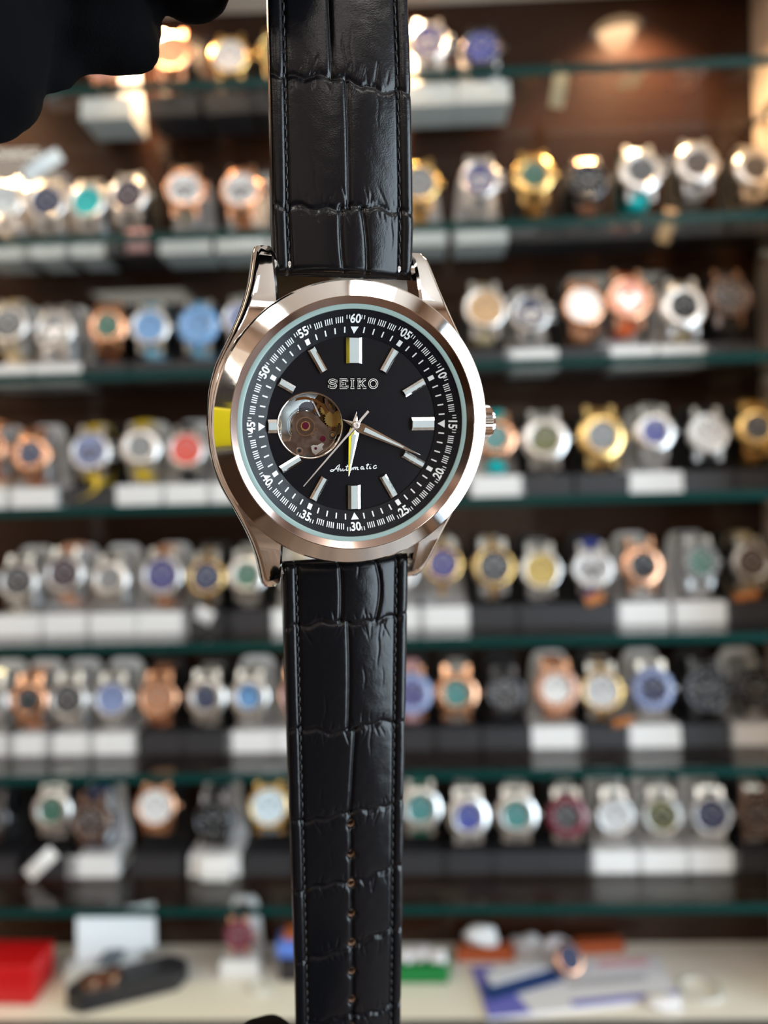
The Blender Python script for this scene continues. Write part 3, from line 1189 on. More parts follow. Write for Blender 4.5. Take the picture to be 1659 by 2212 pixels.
# ================================================================== watches on the shelves
R0 = .0205
DC = {  # dial and strap colours: (rgb, word)
    'white': ((.75, .74, .73), 'white'), 'silver': ((.55, .55, .56), 'silver'), 'grey': ((.20, .20, .20), 'grey'), 'black': ((.012, .012, .014), 'black'),
    'navy': ((.020, .026, .075), 'navy'), 'blue': ((.035, .05, .26), 'blue'), 'sky': ((.16, .34, .62), 'sky-blue'), 'pale': ((.22, .27, .46), 'pale blue'),
    'turq': ((.0, .50, .52), 'turquoise'), 'green': ((.02, .11, .07), 'green'), 'olive': ((.13, .13, .05), 'olive'), 'teal': ((.05, .21, .21), 'teal'),
    'plum': ((.045, .022, .040), 'dark plum'), 'violet': ((.050, .045, .17), 'violet'), 'red': ((.62, .055, .035), 'red'), 'tan': ((.55, .33, .16), 'tan'),
    'gold': ((.50, .36, .12), 'golden'), 'orange': ((.62, .10, .015), 'orange'), 'copper': ((.40, .17, .08), 'copper'), 'brown': ((.07, .040, .030), 'dark brown'),
    'maroon': ((.16, .02, .04), 'maroon'), 'lblue': ((.22, .45, .60), 'light blue'), 'khaki': ((.42, .33, .20), 'khaki'), 'char': ((.05, .05, .055), 'charcoal'),
    'amber': ((.40, .13, .025), 'amber'), 'ice': ((.62, .72, .78), 'icy'), 'pink': ((.55, .30, .30), 'pink'), 'rosed': ((.55, .28, .18), 'rose'), 'yellow': ((.62, .42, .03), 'yellow'),
}
METW = {'S': ('silver', steel), 'G': ('gold', gold), 'R': ('rose-gold', rose), 'B': ('black', gun), 'N': ('brown', brown_metal), 'T': ('two-tone', steel)}


def proto():
    P = {}
    b = MB()
    b.lathe([(.0005, 0), (.0165, 0), (.0196, .002), (.0205, .0048), (.0200, .0080), (.0160, .0086), (.0155, .0086)], 40, axis='Y')
    for sx in (-1, 1):
        for sz in (-1, 1):
            b.box((sx * .0108, -.0030, sz * .0200), (.0046, .0058, .0120), Matrix.Rotation(-sz * .30, 3, 'X'))
    P['case'] = b.mesh('case', True)
    sharp_by_angle(P['case'], 40)
    b = MB()
    b.lathe([(.0158, .0082), (.0162, .0100), (.0170, .0106), (.0186, .0104), (.0201, .0086), (.0201, .0078)], 40, axis='Y')
    P['bezel'] = b.mesh('bezel', True)
    b = MB()
    b.lathe([(.0128, .0082), (.0133, .0106), (.0142, .0110), (.0190, .0098), (.0207, .0080), (.0207, .0068)], 40, axis='Y')
    P['bezel_wide'] = b.mesh('bezel', True)
    b = MB()
    b.lathe([(.0161, .0089), (.0003, .0089)], 36, axis='Y')
    P['dial'] = b.mesh('dial', True)
    b = MB()
    for k in range(12):
        a = k * PI / 6
        r, L, w = .0112, (.0042 if k % 3 == 0 else .0032), (.0016 if k % 3 == 0 else .0010)
        b.box((r * math.sin(a), -.0092, r * math.cos(a)), (w, .0005, L), Matrix.Rotation(a, 3, 'Y'))
    P['markers'] = b.mesh('hour_markers')
    b = MB()
    for a, L, w in ((math.radians(305), .0072, .0013), (math.radians(52), .0104, .0010)):
        b.box((L / 2 * math.sin(a), -.0096, L / 2 * math.cos(a)), (w, .0004, L), Matrix.Rotation(a, 3, 'Y'))
    b.lathe([(.0011, .0090), (.0011, .0100), (.0002, .0100)], 10, axis='Y')
    P['hands'] = b.mesh('hands')
    b = MB()
    for cx, cz in ((-.0062, 0), (.0062, 0), (0, -.0062)):
        b.lathe([(.0036, .0090), (.0036, .0094), (.0030, .0094), (.0029, .00915), (.0002, .00915)], 18, c=(cx, 0, cz), axis='Y')
    P['subdials'] = b.mesh('subdials')
    b = MB()
    b.lathe([(.0019, .0198), (.0022, .0205), (.0024, .0212), (.0024, .0232), (.0020, .0238), (.0001, .0238)], 16, c=(0, -.0046, 0), axis='X')
    P['crown'] = b.mesh('crown', True)
    b = MB()
    for sz in (-1, 1):
        b.lathe([(.0013, .0185), (.0013, .0225), (.0017, .0225), (.0017, .0238), (.0001, .0238)], 10, c=(0, -.0046, sz * .0075), axis='X')
    P['pushers'] = b.mesh('pushers', True)
    # bracelets: closed loop behind the head
    CY, A, B = .0150, .0180, .0305

    def lp(t, off=0.0):
        def sp(t_):
            c_, s_ = math.cos(t_), math.sin(t_)
            return Vector((0, CY - A * math.copysign(abs(c_) ** .68, c_), B * math.copysign(abs(s_) ** .80, s_)))
        p = sp(t)
        d_ = (sp(t + .01) - sp(t - .01)).normalized()
        n = Vector((0, -d_.z, d_.y))
        return p + n * off, n
    t0, t1 = .66, 2 * PI - .66
    b = MB()
    NL = 20
    for i in range(NL):
        t = t0 + (t1 - t0) * (i + .5) / NL
        p, n = lp(t)
        q0, q1 = lp(t - (t1 - t0) / NL / 2)[0], lp(t + (t1 - t0) / NL / 2)[0]
        tang = (q1 - q0)
        L = tang.length * .90
        tang.normalize()
        M = Matrix((Vector((1, 0, 0)), tang, n)).transposed()
        wd = .0190 - .0030 * math.sin((t - t0) / (t1 - t0) * PI)
        for x, w, mi, h in ((-wd * .33, wd * .32, 0, .0026), (0, wd * .33, 1, .0030), (wd * .33, wd * .32, 0, .0026)):
            b.box(p + Vector((x, 0, 0)), (w, L, h), M, mi, taper=.86)
    P['bracelet'] = b.mesh('bracelet')
    b = MB()
    rings = []
    for i in range(41):
        t = t0 + (t1 - t0) * i / 40
        wd = (.0200 - .0035 * math.sin(PI * i / 40)) / 2
        ring = []
        for x, o in ((-wd, -.0008), (-wd, .0006), (-wd * .7, .0014), (0, .0017), (wd * .7, .0014), (wd, .0006), (wd, -.0008)):
            p, n = lp(t, o)
            ring.append(p + Vector((x, 0, 0)))
        rings.append(ring)
    b.rings(rings, True, True, True)
    P['band'] = b.mesh('band', True)
    # stand
    b = MB()
    b.box((0, .0225, .0105), (.052, .045, .021), taper=.97)
    P['stand_base'] = b.mesh('stand_base')
    b = MB()
    outl = [(-.0255, 0), (.0255, 0), (.0195, .052), (.0180, .060), (.0150, .0655), (.0100, .068), (-.0100, .068), (-.0150, .0655), (-.0180, .060), (-.0195, .052)]
    th = .0032
    rr = []
    for yy in (0, th):
        rr.append([Vector((p[0], .0410 + yy + (p[1] * .012), .0208 + p[1])) for p in outl])
    b.rings(rr, True, True, True)
    P['back_plate'] = b.mesh('back_plate')
    b = MB()
    rings = []
    for x, k in ((-.0098, .80), (-.0085, 1), (.0085, 1), (.0098, .80)):
        rings.append([Vector((x, (A - .0035) * k * math.cos(2 * PI * j / 24), (B - .0040) * k * math.sin(2 * PI * j / 24))) for j in range(24)])
    b.rings(rings, True, True, True)
    P['cushion'] = b.mesh('cushion', True)
    sharp_by_angle(P['cushion'], 50)
    P['CY'] = CY
    return P


PR = proto()
for nm, n in (('bracelet', 2), ('case', 1), ('bezel', 1), ('bezel_wide', 1), ('dial', 1), ('markers', 1), ('hands', 1), ('subdials', 1), ('crown', 1),
              ('pushers', 1), ('band', 1), ('stand_base', 1), ('back_plate', 1), ('cushion', 1)):
    for _ in range(n):
        PR[nm].materials.append(None)


def inst(name, me, mats, parent):
    o = bpy.data.objects.new(name, me)
    COL.objects.link(o)
    o.parent = parent
    for i, mm in enumerate(mats):
        o.material_slots[i].link = 'OBJECT'
        o.material_slots[i].material = mm
    return o


def dial_mat(k):
    return mat('dial_' + k, DC[k][0], .25, 0, .5, coat=.5)


def strap_mat(k):
    return mat('strap_' + k, DC[k][0], .45)


white_base = mat('white_acrylic', (.72, .72, .72), .22)
white_plate = mat('frosted_acrylic', (.64, .64, .66), .30)
black_base = mat('black_velvet', (.017, .017, .021), .55)
black_plate = mat('black_plate', (.004, .004, .005), .6)
YB = FR + .060     # front of the stand bases
YWH = FR + .070    # back of the watch heads
USED = {}


def bg_watch(row, px, py, r, case, dial, strapk=None, bez=None, style='', stand='k', yaw=0.0, label=None):
    shelf_z = SHELF_Z[row] if row < 7 else DECK_Z
    metw, met = METW[case]
    p = at_y(px, py, YWH - .008)
    hz = max(p.z - shelf_z, .0545)
    s = r / 45.0
    word = DC[dial][1]
    if strapk and strapk not in METW:
        sw = DC[strapk][1] + ' strap'
    else:
        sw = {'S': 'steel bracelet', 'G': 'gold bracelet', 'R': 'rose-gold bracelet', 'B': 'black bracelet', 'N': 'brown bracelet', 'T': 'gold-centred bracelet'}[strapk or case]
    where = ('on the %s glass shelf' % ORD[row]) if row < 7 else 'on the white cabinet deck'
    bw = (' %s bezel,' % DC[bez][1]) if bez else ''
    desc = label or '%s watch,%s %s dial, %s' % (metw, bw, word, sw)
    full = desc + ' ' + where
    USED[full] = USED.get(full, 0) + 1
    if USED[full] > 1:
        print('DUPLICATE LABEL', full, px, py)
    t = empty('display_watch', (p.x, YWH, shelf_z + hz), (math.radians(-6), 0, yaw))
    tag(t, full, 'watch', 'watches on the %s shelf' % (ORD[row] if row < 7 else 'deck'))
    bs = min(1.0, (hz - .0236) / .0316)
    o = inst('case', PR['case'], [met], t)
    o.scale = (s, 1, s)
    bm_ = mat('bezel_' + bez, DC[bez][0], .2, 0, .5, coat=.6) if bez else (gold if case == 'T' else met)
    o = inst('bezel', PR['bezel_wide' if (bez or 'w' in style) else 'bezel'], [bm_], t)
    o.scale = (s, 1, s)
    o = inst('dial', PR['dial'], [dial_mat(dial)], t)
    o.scale = (s, 1, s)
    dk = sum(DC[dial][0]) / 3 < .3
    if 'c' in style:
        o = inst('subdials', PR['subdials'], [(gun if dial in ('black', 'char', 'brown', 'plum', 'olive') else steel) if dk else gun], t)
        o.scale = (s, 1, s)
        inst('pushers', PR['pushers'], [met], t).scale = (s, 1, s)
    o = inst('hour_markers', PR['markers'], [lume if dk else gun], t)
    o.scale = (s, 1, s)
    o = inst('hands', PR['hands'], [lume if dk else gun], t)
    o.scale = (s, 1, s)
    o = inst('crown', PR['crown'], [gold if case == 'T' else met], t)
    o.scale = (s, 1, s)
    if strapk and strapk not in METW:
        o = inst('band', PR['band'], [strap_mat(strapk)], t)
    else:
        sk = strapk or case
        m1 = METW[sk][1]
        o = inst('bracelet', PR['bracelet'], [m1, gold if sk == 'T' else m1], t)
    o.scale = (min(s, 1.05), 1, bs)
    # its stand
    kind = 'white' if stand == 'w' else 'black'
    st = empty('watch_stand', (p.x, YB, shelf_z))
    slab = '%s stand under the %s' % (kind, full)
    if len(slab.split()) > 16:
        slab = '%s stand of the %s' % (kind, desc.replace('watch, ', '').replace(' bracelet', '') + (' watch, %s shelf' % (ORD[row] if row < 7 else 'deck')))
    tag(st, slab, 'stand', '%s watch stands' % kind)
    mb, mp = (white_base, white_plate) if stand == 'w' else (black_base, black_plate)
    inst('stand_base', PR['stand_base'], [mb], st)
    inst('back_plate', PR['back_plate'], [mp], st)
    c = inst('cushion', PR['cushion'], [mp], st)
    c.scale = (1, 1, bs)
    M = Euler((math.radians(-6), 0, yaw)).to_matrix()
    c.location = Vector((0, YWH - YB, hz)) + M @ Vector((0, PR['CY'], 0))
    c.rotation_euler = (math.radians(-6), 0, yaw)
    return t, st


ROWS = [
    # ---- top shelf
    (0, 228, 150, 44, 'R', 'pink', None, None, '', 'w'), (0, 370, 116, 45, 'R', 'rosed', None, None, '', 'k'), (0, 497, 124, 45, 'G', 'white', 'brown', None, '', 'k'),
    (0, 598, 112, 44, 'G', 'gold', None, None, '', 'k'), (0, 926, 92, 45, 'S', 'violet', None, None, 'c', 'w'), (0, 1042, 108, 45, 'B', 'blue', 'navy', None, '', 'w'),
    # ---- second shelf
    (1, 10, 438, 46, 'S', 'ice', None, None, '', 'w'), (1, 100, 438, 44, 'S', 'navy', None, None, '', 'w'), (1, 190, 438, 42, 'S', 'turq', None, None, '', 'w'),
    (1, 278, 424, 44, 'S', 'plum', None, None, '', 'k'), (1, 397, 410, 45, 'R', 'white', 'S', None, 'c', 'w'), (1, 520, 412, 46, 'R', 'white', None, None, 'c', 'w'),
    (1, 640, 405, 44, 'S', 'grey', None, None, '', 'w'), (1, 905, 398, 46, 'G', 'grey', None, None, '', 'w'), (1, 1036, 388, 44, 'S', 'violet', None, None, 'c', 'w'),
    (1, 1154, 380, 45, 'G', 'green', None, None, 'w', 'k'), (1, 1270, 392, 44, 'B', 'black', 'R', None, 'c', 'k'), (1, 1383, 372, 48, 'S', 'char', 'turq', None, 'w', 'k'),
    (1, 1506, 356, 46, 'S', 'brown', None, None, 'w', 'k'), (1, 1630, 366, 44, 'S', 'char', None, None, 'w', 'k'),
    # ---- third shelf
    (2, 18, 702, 44, 'S', 'char', 'khaki', None, '', 'w'), (2, 120, 716, 46, 'S', 'grey', None, None, 'c', 'w'), (2, 232, 706, 43, 'R', 'green', None, None, 'w', 'k'),
    (2, 324, 714, 44, 'S', 'sky', 'lblue', None, '', 'k'), (2, 428, 736, 46, 'S', 'sky', 'lblue', 'sky', '', 'k'), (2, 522, 690, 42, 'S', 'pale', None, None, '', 'k'),
    (2, 1047, 668, 48, 'S', 'tan', 'khaki', None, '', 'k'), (2, 1146, 678, 44, 'S', 'navy', None, None, 'c', 'w'), (2, 1260, 662, 46, 'R', 'white', 'copper', None, '', 'k'),
    (2, 1357, 646, 50, 'R', 'orange', 'orange', None, 'c', 'w'), (2, 1476, 664, 50, 'S', 'black', 'khaki', None, 'w', 'w'), (2, 1574, 642, 48, 'N', 'brown', 'char', None, 'c', 'k'),
    # ---- fourth shelf
    (3, -28, 970, 44, 'R', 'rosed', None, None, '', 'w'), (3, 66, 984, 43, 'R', 'navy', None, None, 'w', 'w'), (3, 196, 976, 46, 'S', 'pale', 'yellow', None, 'c', 'k'),
    (3, 302, 968, 44, 'S', 'grey', 'yellow', None, 'w', 'w'), (3, 402, 984, 42, 'S', 'red', 'black', None, '', 'w'), (3, 500, 975, 42, 'S', 'black', None, None, '', 'w'),
    (3, 1072, 948, 44, 'R', 'teal', 'turq', None, 'w', 'w'), (3, 1178, 950, 50, 'S', 'olive', None, None, 'w', 'k'), (3, 1298, 944, 52, 'G', 'grey', None, None, 'w', 'k'),
    (3, 1414, 934, 44, 'S', 'blue', None, None, 'w', 'w'), (3, 1530, 938, 45, 'S', 'white', 'black', None, '', 'k'), (3, 1636, 926, 44, 'G', 'char', None, None, 'w', 'k'),
    # ---- fifth shelf
    (4, 40, 1262, 44, 'S', 'char', None, None, 'c', 'w'), (4, 140, 1240, 44, 'S', 'plum', 'rosed', None, 'c', 'w'), (4, 238, 1254, 42, 'S', 'grey', None, None, 'w', 'w'),
    (4, 350, 1244, 46, 'S', 'violet', 'copper', None, '', 'w'), (4, 446, 1254, 42, 'T', 'navy', None, None, '', 'k'), (4, 532, 1244, 43, 'S', 'green', None, None, 'w', 'k'),
    (4, 640, 1245, 43, 'S', 'black', None, None, '', 'w'), (4, 860, 1235, 42, 'S', 'silver', None, None, '', 'w'), (4, 955, 1220, 43, 'T', 'violet', None, None, '', 'w'), (4, 1065, 1226, 46, 'T', 'char', None, None, '', 'k'),
    (4, 1168, 1236, 45, 'S', 'gold', None, None, '', 'k'), (4, 1281, 1232, 44, 'S', 'silver', 'blue', None, 'c', 'k'), (4, 1386, 1224, 46, 'R', 'black', 'S', None, 'w', 'w'),
    (4, 1512, 1216, 43, 'S', 'green', 'S', 'grey', '', 'w'), (4, 1622, 1216, 42, 'S', 'brown', 'khaki', None, '', 'k'),
    # ---- sixth shelf
    (5, -22, 1520, 43, 'S', 'grey', None, None, '', 'w'), (5, 62, 1532, 42, 'R', 'black', None, None, 'w', 'w'), (5, 148, 1512, 44, 'S', 'char', None, None, 'c', 'w'),
    (5, 242, 1522, 42, 'S', 'pale', None, None, '', 'w'), (5, 342, 1520, 44, 'R', 'copper', None, None, '', 'k'), (5, 446, 1522, 44, 'S', 'navy', None, None, 'w', 'k'),
    (5, 540, 1514, 44, 'S', 'sky', None, None, 'w', 'w'), (5, 645, 1515, 44, 'R', 'violet', None, None, '', 'w'), (5, 888, 1500, 44, 'R', 'violet', 'pink', 'pale', '', 'k'),
    (5, 988, 1512, 46, 'R', 'teal', 'S', None, 'w', 'k'), (5, 1090, 1504, 42, 'B', 'char', 'black', None, 'c', 'k'), (5, 1202, 1490, 48, 'R', 'white', None, 'rosed', '', 'w'),
    (5, 1302, 1518, 46, 'T', 'silver', None, None, '', 'k'), (5, 1410, 1490, 46, 'S', 'navy', None, 'pale', '', 'w'), (5, 1526, 1502, 50, 'B', 'black', None, None, 'c', 'k'),
    (5, 1632, 1502, 46, 'B', 'black', 'S', None, 'c', 'w'),
    # ---- seventh shelf
    (6, -18, 1770, 44, 'B', 'char', 'black', None, '', 'k'), (6, 112, 1752, 43, 'S', 'green', None, None, 'w', 'k'), (6, 198, 1790, 46, 'N', 'brown', 'navy', None, 'c', 'w'),
    (6, 336, 1744, 46, 'R', 'white', 'copper', None, '', 'k'), (6, 462, 1778, 44, 'B', 'black', 'black', None, '', 'w'), (6, 580, 1744, 47, 'G', 'ice', 'grey', None, '', 'k'),
    (6, 684, 1755, 44, 'S', 'black', None, None, '', 'k'), (6, 908, 1748, 46, 'S', 'teal', 'green', None, 'w', 'k'), (6, 1010, 1766, 46, 'S', 'blue', None, None, 'w', 'k'),
    (6, 1116, 1762, 46, 'S', 'teal', None, None, 'w', 'k'), (6, 1226, 1768, 44, 'S', 'char', None, 'maroon', '', 'k'), (6, 1328, 1772, 41, 'S', 'silver', None, None, '', 'w'),
    (6, 1432, 1782, 41, 'S', 'olive', None, None, 'c', 'w'), (6, 1538, 1764, 43, 'S', 'navy', None, None, '', 'w'), (6, 1636, 1770, 44, 'N', 'brown', 'S', None, 'c', 'k'),
]
rg = random.Random(3)
for r in ROWS:
    bg_watch(*r, yaw=rg.uniform(-.10, .10))

# ---- small things on the shelves


def card(name, px, py, y, w, h, tilt, color, label, cat, lean=.0, thick=.0008, hang=None, colmat=None):
    """small card standing or hanging at depth y; a slightly curled sheet"""
    p = at_y(px, py, y)
    b = MB()
    rings = []
    n = 8
    for i in range(n + 1):
        t = i / n - .5
        bow = .0022 * math.cos(t * PI)
        rings.append([Vector((-w / 2, -bow, t * h)), Vector((w / 2, -bow, t * h)), Vector((w / 2, -bow + thick, t * h)), Vector((-w / 2, -bow + thick, t * h))])
    b.rings(rings, True, True, True)
    o = b.build(name, mat('card_' + color, DC[color][0], .5), None)
    o.location = p
    o.rotation_euler = (lean, tilt, 0)
    tag(o, label, cat, 'price tags and cards')
    return o


YT = YB - .003
card('price_tag', 92, 358, YWH - .014, .015, .042, math.radians(58), 'ice', 'pale blue paper tag slanting above the navy-dial watch on the second shelf', 'tag')
card('price_tag', 88, 1866, YT - .004, .014, .036, math.radians(48), 'white', 'curled white paper tag hanging below the green-dial watch on the seventh shelf', 'tag')
card('price_tag', 1441, 488, YT, .012, .034, math.radians(18), 'tan', 'tan paper tag leaning at the front of the second glass shelf', 'tag')
card('price_tag', 1208, 186, YT, .014, .042, math.radians(10), 'khaki', 'khaki paper tag standing alone on the top glass shelf', 'tag')
card('price_tag', 1284, 1294, YT, .018, .010, math.radians(-18), 'amber', 'small orange tag under the blue-strap watch on the fifth shelf', 'tag')
card('price_tag', 1612, 1288, YT, .024, .008, math.radians(-8), 'amber', 'small orange tag under the khaki-strap watch on the fifth shelf', 'tag')
card('price_tag', 1346, 1560, YT, .020, .007, math.radians(-10), 'amber', 'small orange tag beside the two-tone watch on the sixth shelf', 'tag')
card('price_tag', 441, 1330, YT, .018, .014, math.radians(28), 'silver', 'small silver tag under the two-tone navy watch on the fifth shelf', 'tag')
card('price_tag', 466, 1880, YT - .002, .030, .022, math.radians(2), 'white', 'bright white card propped before the all-black watch on the seventh shelf', 'tag')
card('price_tag', 298, 520, YT, .022, .022, 0.0, 'pink', 'round-cornered pink tag below the dark plum watch on the second shelf', 'tag')
# yellow ribbon looping from the pale blue dial watch
p0 = at_y(196, 1030, YT)
b = MB()
path = []
for k in range(15):
    t = k / 14
    path.append(Vector((.006 * math.sin(t * 4.0) - .012 * t * t, -.002 * math.sin(t * 3), -.026 * t + (.010 * (t - .7) if t > .7 else 0))))
rings = [[q + Vector((0, 0, .0)), q + Vector((.0060, 0, .0015)), q + Vector((.0060, .0008, .0015)), q + Vector((0, .0008, 0))] for q in path]
b.rings(rings, True, True, True)
o = b.build('ribbon', strap_mat('yellow'))
o.location = p0
tag(o, 'yellow ribbon tail dangling under the pale blue dial watch on the fourth shelf', 'ribbon')

# clear acrylic boxes and white pads lying on the top shelf, seen through the glass
z1 = SHELF_Z[0]


def pad_box(name, pxa, pxb, y0, d, h, z, m, label, cat, rz=0.0):
    a = at_y(pxa, 1106, y0)
    c = at_y(pxb, 1106, y0)
    b = MB()
    b.box((0, 0, h / 2), (abs(c.x - a.x), d, h))
    o = b.build(name, m, None, bevel=.0012)
    o.location = ((a.x + c.x) / 2, y0 + d / 2, z)
    o.rotation_euler = (0, 0, rz)
    tag(o, label, cat)
    return o


# ================================================================== things on the white deck
def deck_box(name, pts_px, h, mats, label, cat, bevel=.0012, z=None):
    """box whose footprint is given by picture points on the deck"""
    z = DECK_Z if z is None else z
    pts = [at_z(x, y, z) for x, y in pts_px]
    c = sum(pts, Vector()) / len(pts)
    b = MB()
    b.prism([(p.x - c.x, p.y - c.y) for p in pts], 0, h)
    o = b.build(name, mats, None, bevel=bevel)
    o.location = (c.x, c.y, z + .0003)
    tag(o, label, cat)
    return o


red_m = mat('red_card', (.48, .005, .008), .35)
rb = deck_box('gift_box', [(-190, 2168), (72, 2172), (118, 2108), (-110, 2106)], .036, red_m, 'glossy red gift box standing on the white deck', 'box')
wb = tag(empty('watch_box', at_z(225, 2105, DECK_Z)), 'open white presentation box with raised lid behind the black oval case', 'box')
b = MB()
b.box((0, .0, .006), (.072, .040, .012))
o = b.build('box_tray', mat('white_card', (.70, .74, .78), .4), wb, bevel=.001)
o.rotation_euler = (0, 0, .35)
b = MB()
b.box((0, .0, .020), (.078, .004, .044), Matrix.Rotation(-.35, 3, 'X'))
o = b.build('box_lid', mat('white_card', ()), wb, bevel=.001)
o.location = (.004, .024, .010)
o.rotation_euler = (0, 0, .35)
b = MB()
b.box((0, 0, .0), (.020, .024, .004))
o = b.build('box_insert', mat('slate_card', (.10, .13, .16), .5), wb)
o.location = (.006, .004, .0145)

# black oval case with rose-gold rings in it
oc = tag(empty('oval_case', at_z(278, 2140, DECK_Z)), 'black elongated octagonal case lying on the white deck', 'case')
oc.rotation_euler = (0, 0, .42)


def octo(L, w, k=.28):
    return [(-L, -w * k), (-L + L * .22, -w), (L - L * .22, -w), (L, -w * k), (L, w * k), (L - L * .22, w), (-L + L * .22, w), (-L, w * k)]


b = MB()
b.prism(octo(.056, .020), 0, .015)
b.build('case_body', mat('black_case', (.012, .012, .016), .3), oc, bevel=.0015)
b = MB()
b.prism(octo(.053, .0175), .0150, .0168)
b.build('case_lid', mat('black_case_lid', (.020, .020, .026), .4), oc, bevel=.0008)
for i, (x, y) in enumerate(((-.034, -.001), (-.016, -.002))):
    b = MB()
    b.lathe([(.0085, 0), (.0085, .006), (.0100, .006), (.0100, 0)], 28, closed=True)
    o = b.build('ring', rose)
    o.location = oc.matrix_basis @ Vector((x, y, .0171))
    if i:
        o.location = oc.location + Matrix.Rotation(.42, 3, 'Z') @ Vector((x, y, .0171))
    else:
        o.location = oc.location + Matrix.Rotation(.42, 3, 'Z') @ Vector((x, y, .0171))
    tag(o, ('rose-gold ring lying flat at the pointed end of the black octagonal case', 'rose-gold ring nearer the middle of the black octagonal case lid')[i], 'ring', 'rings on the black case')

for o in bg_watch(7, 516, 2022, 44, 'R', 'maroon', 'maroon', 'maroon', '', 'w'):
    # a smaller piece than those on the shelves, on a smaller stand
    base = Vector((o.location.x, YB, DECK_Z))
    o.location = base + (o.location - base) * .74
    o.scale = (.74, .74, .74)

bb = deck_box('black_box', [(604, 2122), (668, 2122), (668, 2082), (608, 2082)], .020, mat('black_card', (.012, .012, .016), .4), 'small black box carrying a blue box on the deck', 'box')
o = bx('blue_box', (-.016, -.012, 0), (.016, .012, .016), mat('blue_card', (.10, .20, .62), .4), None, .001)
o.location = bb.location + Vector((0, .002, .0202))
tag(o, 'small blue box on top of the black box', 'box')
o2 = bx('orange_box', (-.012, -.010, 0), (.012, .010, .004), mat('orange_card', (.55, .14, .03), .4), None, .001)
o2.location = o.location + Vector((.002, .002, .0162))
tag(o2, 'flat orange box topping the blue box', 'box')

gb = deck_box('green_box', [(850, 2126), (968, 2126), (974, 2092), (858, 2092)], .015, mat('green_card', (.0, .17, .035), .35), 'dark green flat box on the white deck', 'box')
b = MB()
for i, (x, y, r) in enumerate(((-.016, 0, .010), (.0, .003, .012), (.016, -.002, .010))):
    for k in range(4):
        a = k * 1.7 + i
        b.box((x + .004 * math.cos(a), y + .004 * math.sin(a), .005), (r * 1.1, r * .9, .009), Matrix.Rotation(a, 3, 'Z') @ Matrix.Rotation(.4, 3, 'X'), taper=.6)
o = b.build('tissue_paper', mat('tissue', (.66, .64, .66), .5), None, bevel=.002)
o.location = gb.location + Vector((0, 0, .0165))
tag(o, 'crumpled pale tissue paper on the green box', 'paper')

for i, (q, h, lab) in enumerate((([(984, 2080), (1112, 2078), (1106, 2058), (990, 2060)], .012, 'orange-brown flat box beside the green box'),
                                 ([(1236, 2066), (1350, 2060), (1340, 2044), (1240, 2048)], .011, 'orange-brown flat box near the cabinet back by the rose ring'))):
    deck_box('flat_box', q, h, mat('rust_card', (.36, .07, .018), .45), lab, 'box')
for i, (x, y, lab) in enumerate(((1044, 2062, 'small white pouch on the orange-brown box'), (1140, 2058, 'grey-white crumpled pouch beside the orange-brown box'), (1204, 2062, 'pale crumpled pouch behind the blue and white booklet'))):
    p = at_z(x, y, DECK_Z)
    bm = bmesh.new()
    bmesh.ops.create_icosphere(bm, subdivisions=3, radius=.011)
    for v in bm.verts:
        n = noise.noise(v.co * 130 + Vector((i * 3, 0, 0)))
        v.co *= 1 + .35 * n
        v.co.x *= 1.7
        v.co.z = max(v.co.z, -.006)
    me = bpy.data.meshes.new('pouch')
    bm.to_mesh(me)
    bm.free()
    o = new_obj('pouch', me, mat('pouch_%d' % i, ((.70, .70, .72), (.52, .52, .56), (.62, .60, .66))[i], .45))
    o.location = p + Vector((0, 0, .0066 if i else .0190))
    tag(o, lab, 'pouch')

# booklet with blue border, navy card and rose watch on it
bl = tag(empty('booklet', at_z(1250, 2140, DECK_Z)), 'white booklet with blue borders lying at the deck front', 'booklet')
cc = bl.location


def bk(name, pts, z, h, m, parent=bl):
    q = [at_z(x, y, DECK_Z) - cc for x, y in pts]
    b = MB()
    b.prism([(p.x, p.y) for p in q], z, z + h)
    return b.build(name, m, parent)


violet_m = mat('booklet_blue', (.14, .14, .52), .4)
bk('cover', [(1054, 2206), (1470, 2160), (1420, 2072), (1018, 2096)], .0003, .0030, mat('booklet_white', (.68, .68, .74), .35))
bk('blue_band', [(1054, 2206), (1150, 2196), (1062, 2094), (1018, 2096)], .0033, .0004, violet_m)
bk('blue_band', [(1240, 2182), (1468, 2158), (1462, 2148), (1230, 2170)], .0033, .0004, violet_m)
bk('grey_panel', [(1230, 2142), (1400, 2126), (1392, 2112), (1220, 2126)], .0033, .0004, mat('booklet_grey', (.42, .42, .48), .4))
for k in range(3):
    bk('red_line', [(1290, 2084 + 5 * k), (1400, 2078 + 5 * k), (1401, 2080 + 5 * k), (1291, 2086 + 5 * k)], .0033, .0003, mat('booklet_red', (.55, .12, .16), .4))
nv = deck_box('navy_card', [(1056, 2164), (1220, 2118), (1190, 2092), (1040, 2132)], .0016, mat('navy_card_m', (.012, .04, .17), .4), 'navy blue card on the blue-bordered booklet', 'card', z=DECK_Z + .0042, bevel=0)
wc = deck_box('white_card_slip', [(1062, 2130), (1200, 2090), (1170, 2072), (1048, 2104)], .0014, mat('white_slip', (.66, .68, .74), .35), 'white card slip overlapping the navy card', 'card', z=DECK_Z + .0062, bevel=0)
rt = tag(empty('small_watch', at_z(1232, 2108, DECK_Z) + Vector((0, 0, .006))), 'rose-gold watch head with navy dial lying on the booklet', 'watch')
rt.rotation_euler = (math.radians(-38), 0, .3)
b = MB()
b.lathe([(.0005, 0), (.0130, 0), (.0150, .002), (.0154, .005), (.0135, .0075), (.0120, .0075)], 36, c=(0, 0, .009), axis='Y')
b.build('case', rose, rt, True)
b = MB()
b.lathe([(.0122, .0070), (.0003, .0070)], 32, c=(0, 0, .009), axis='Y')
b.build('dial', dial_mat('navy'), rt, True)
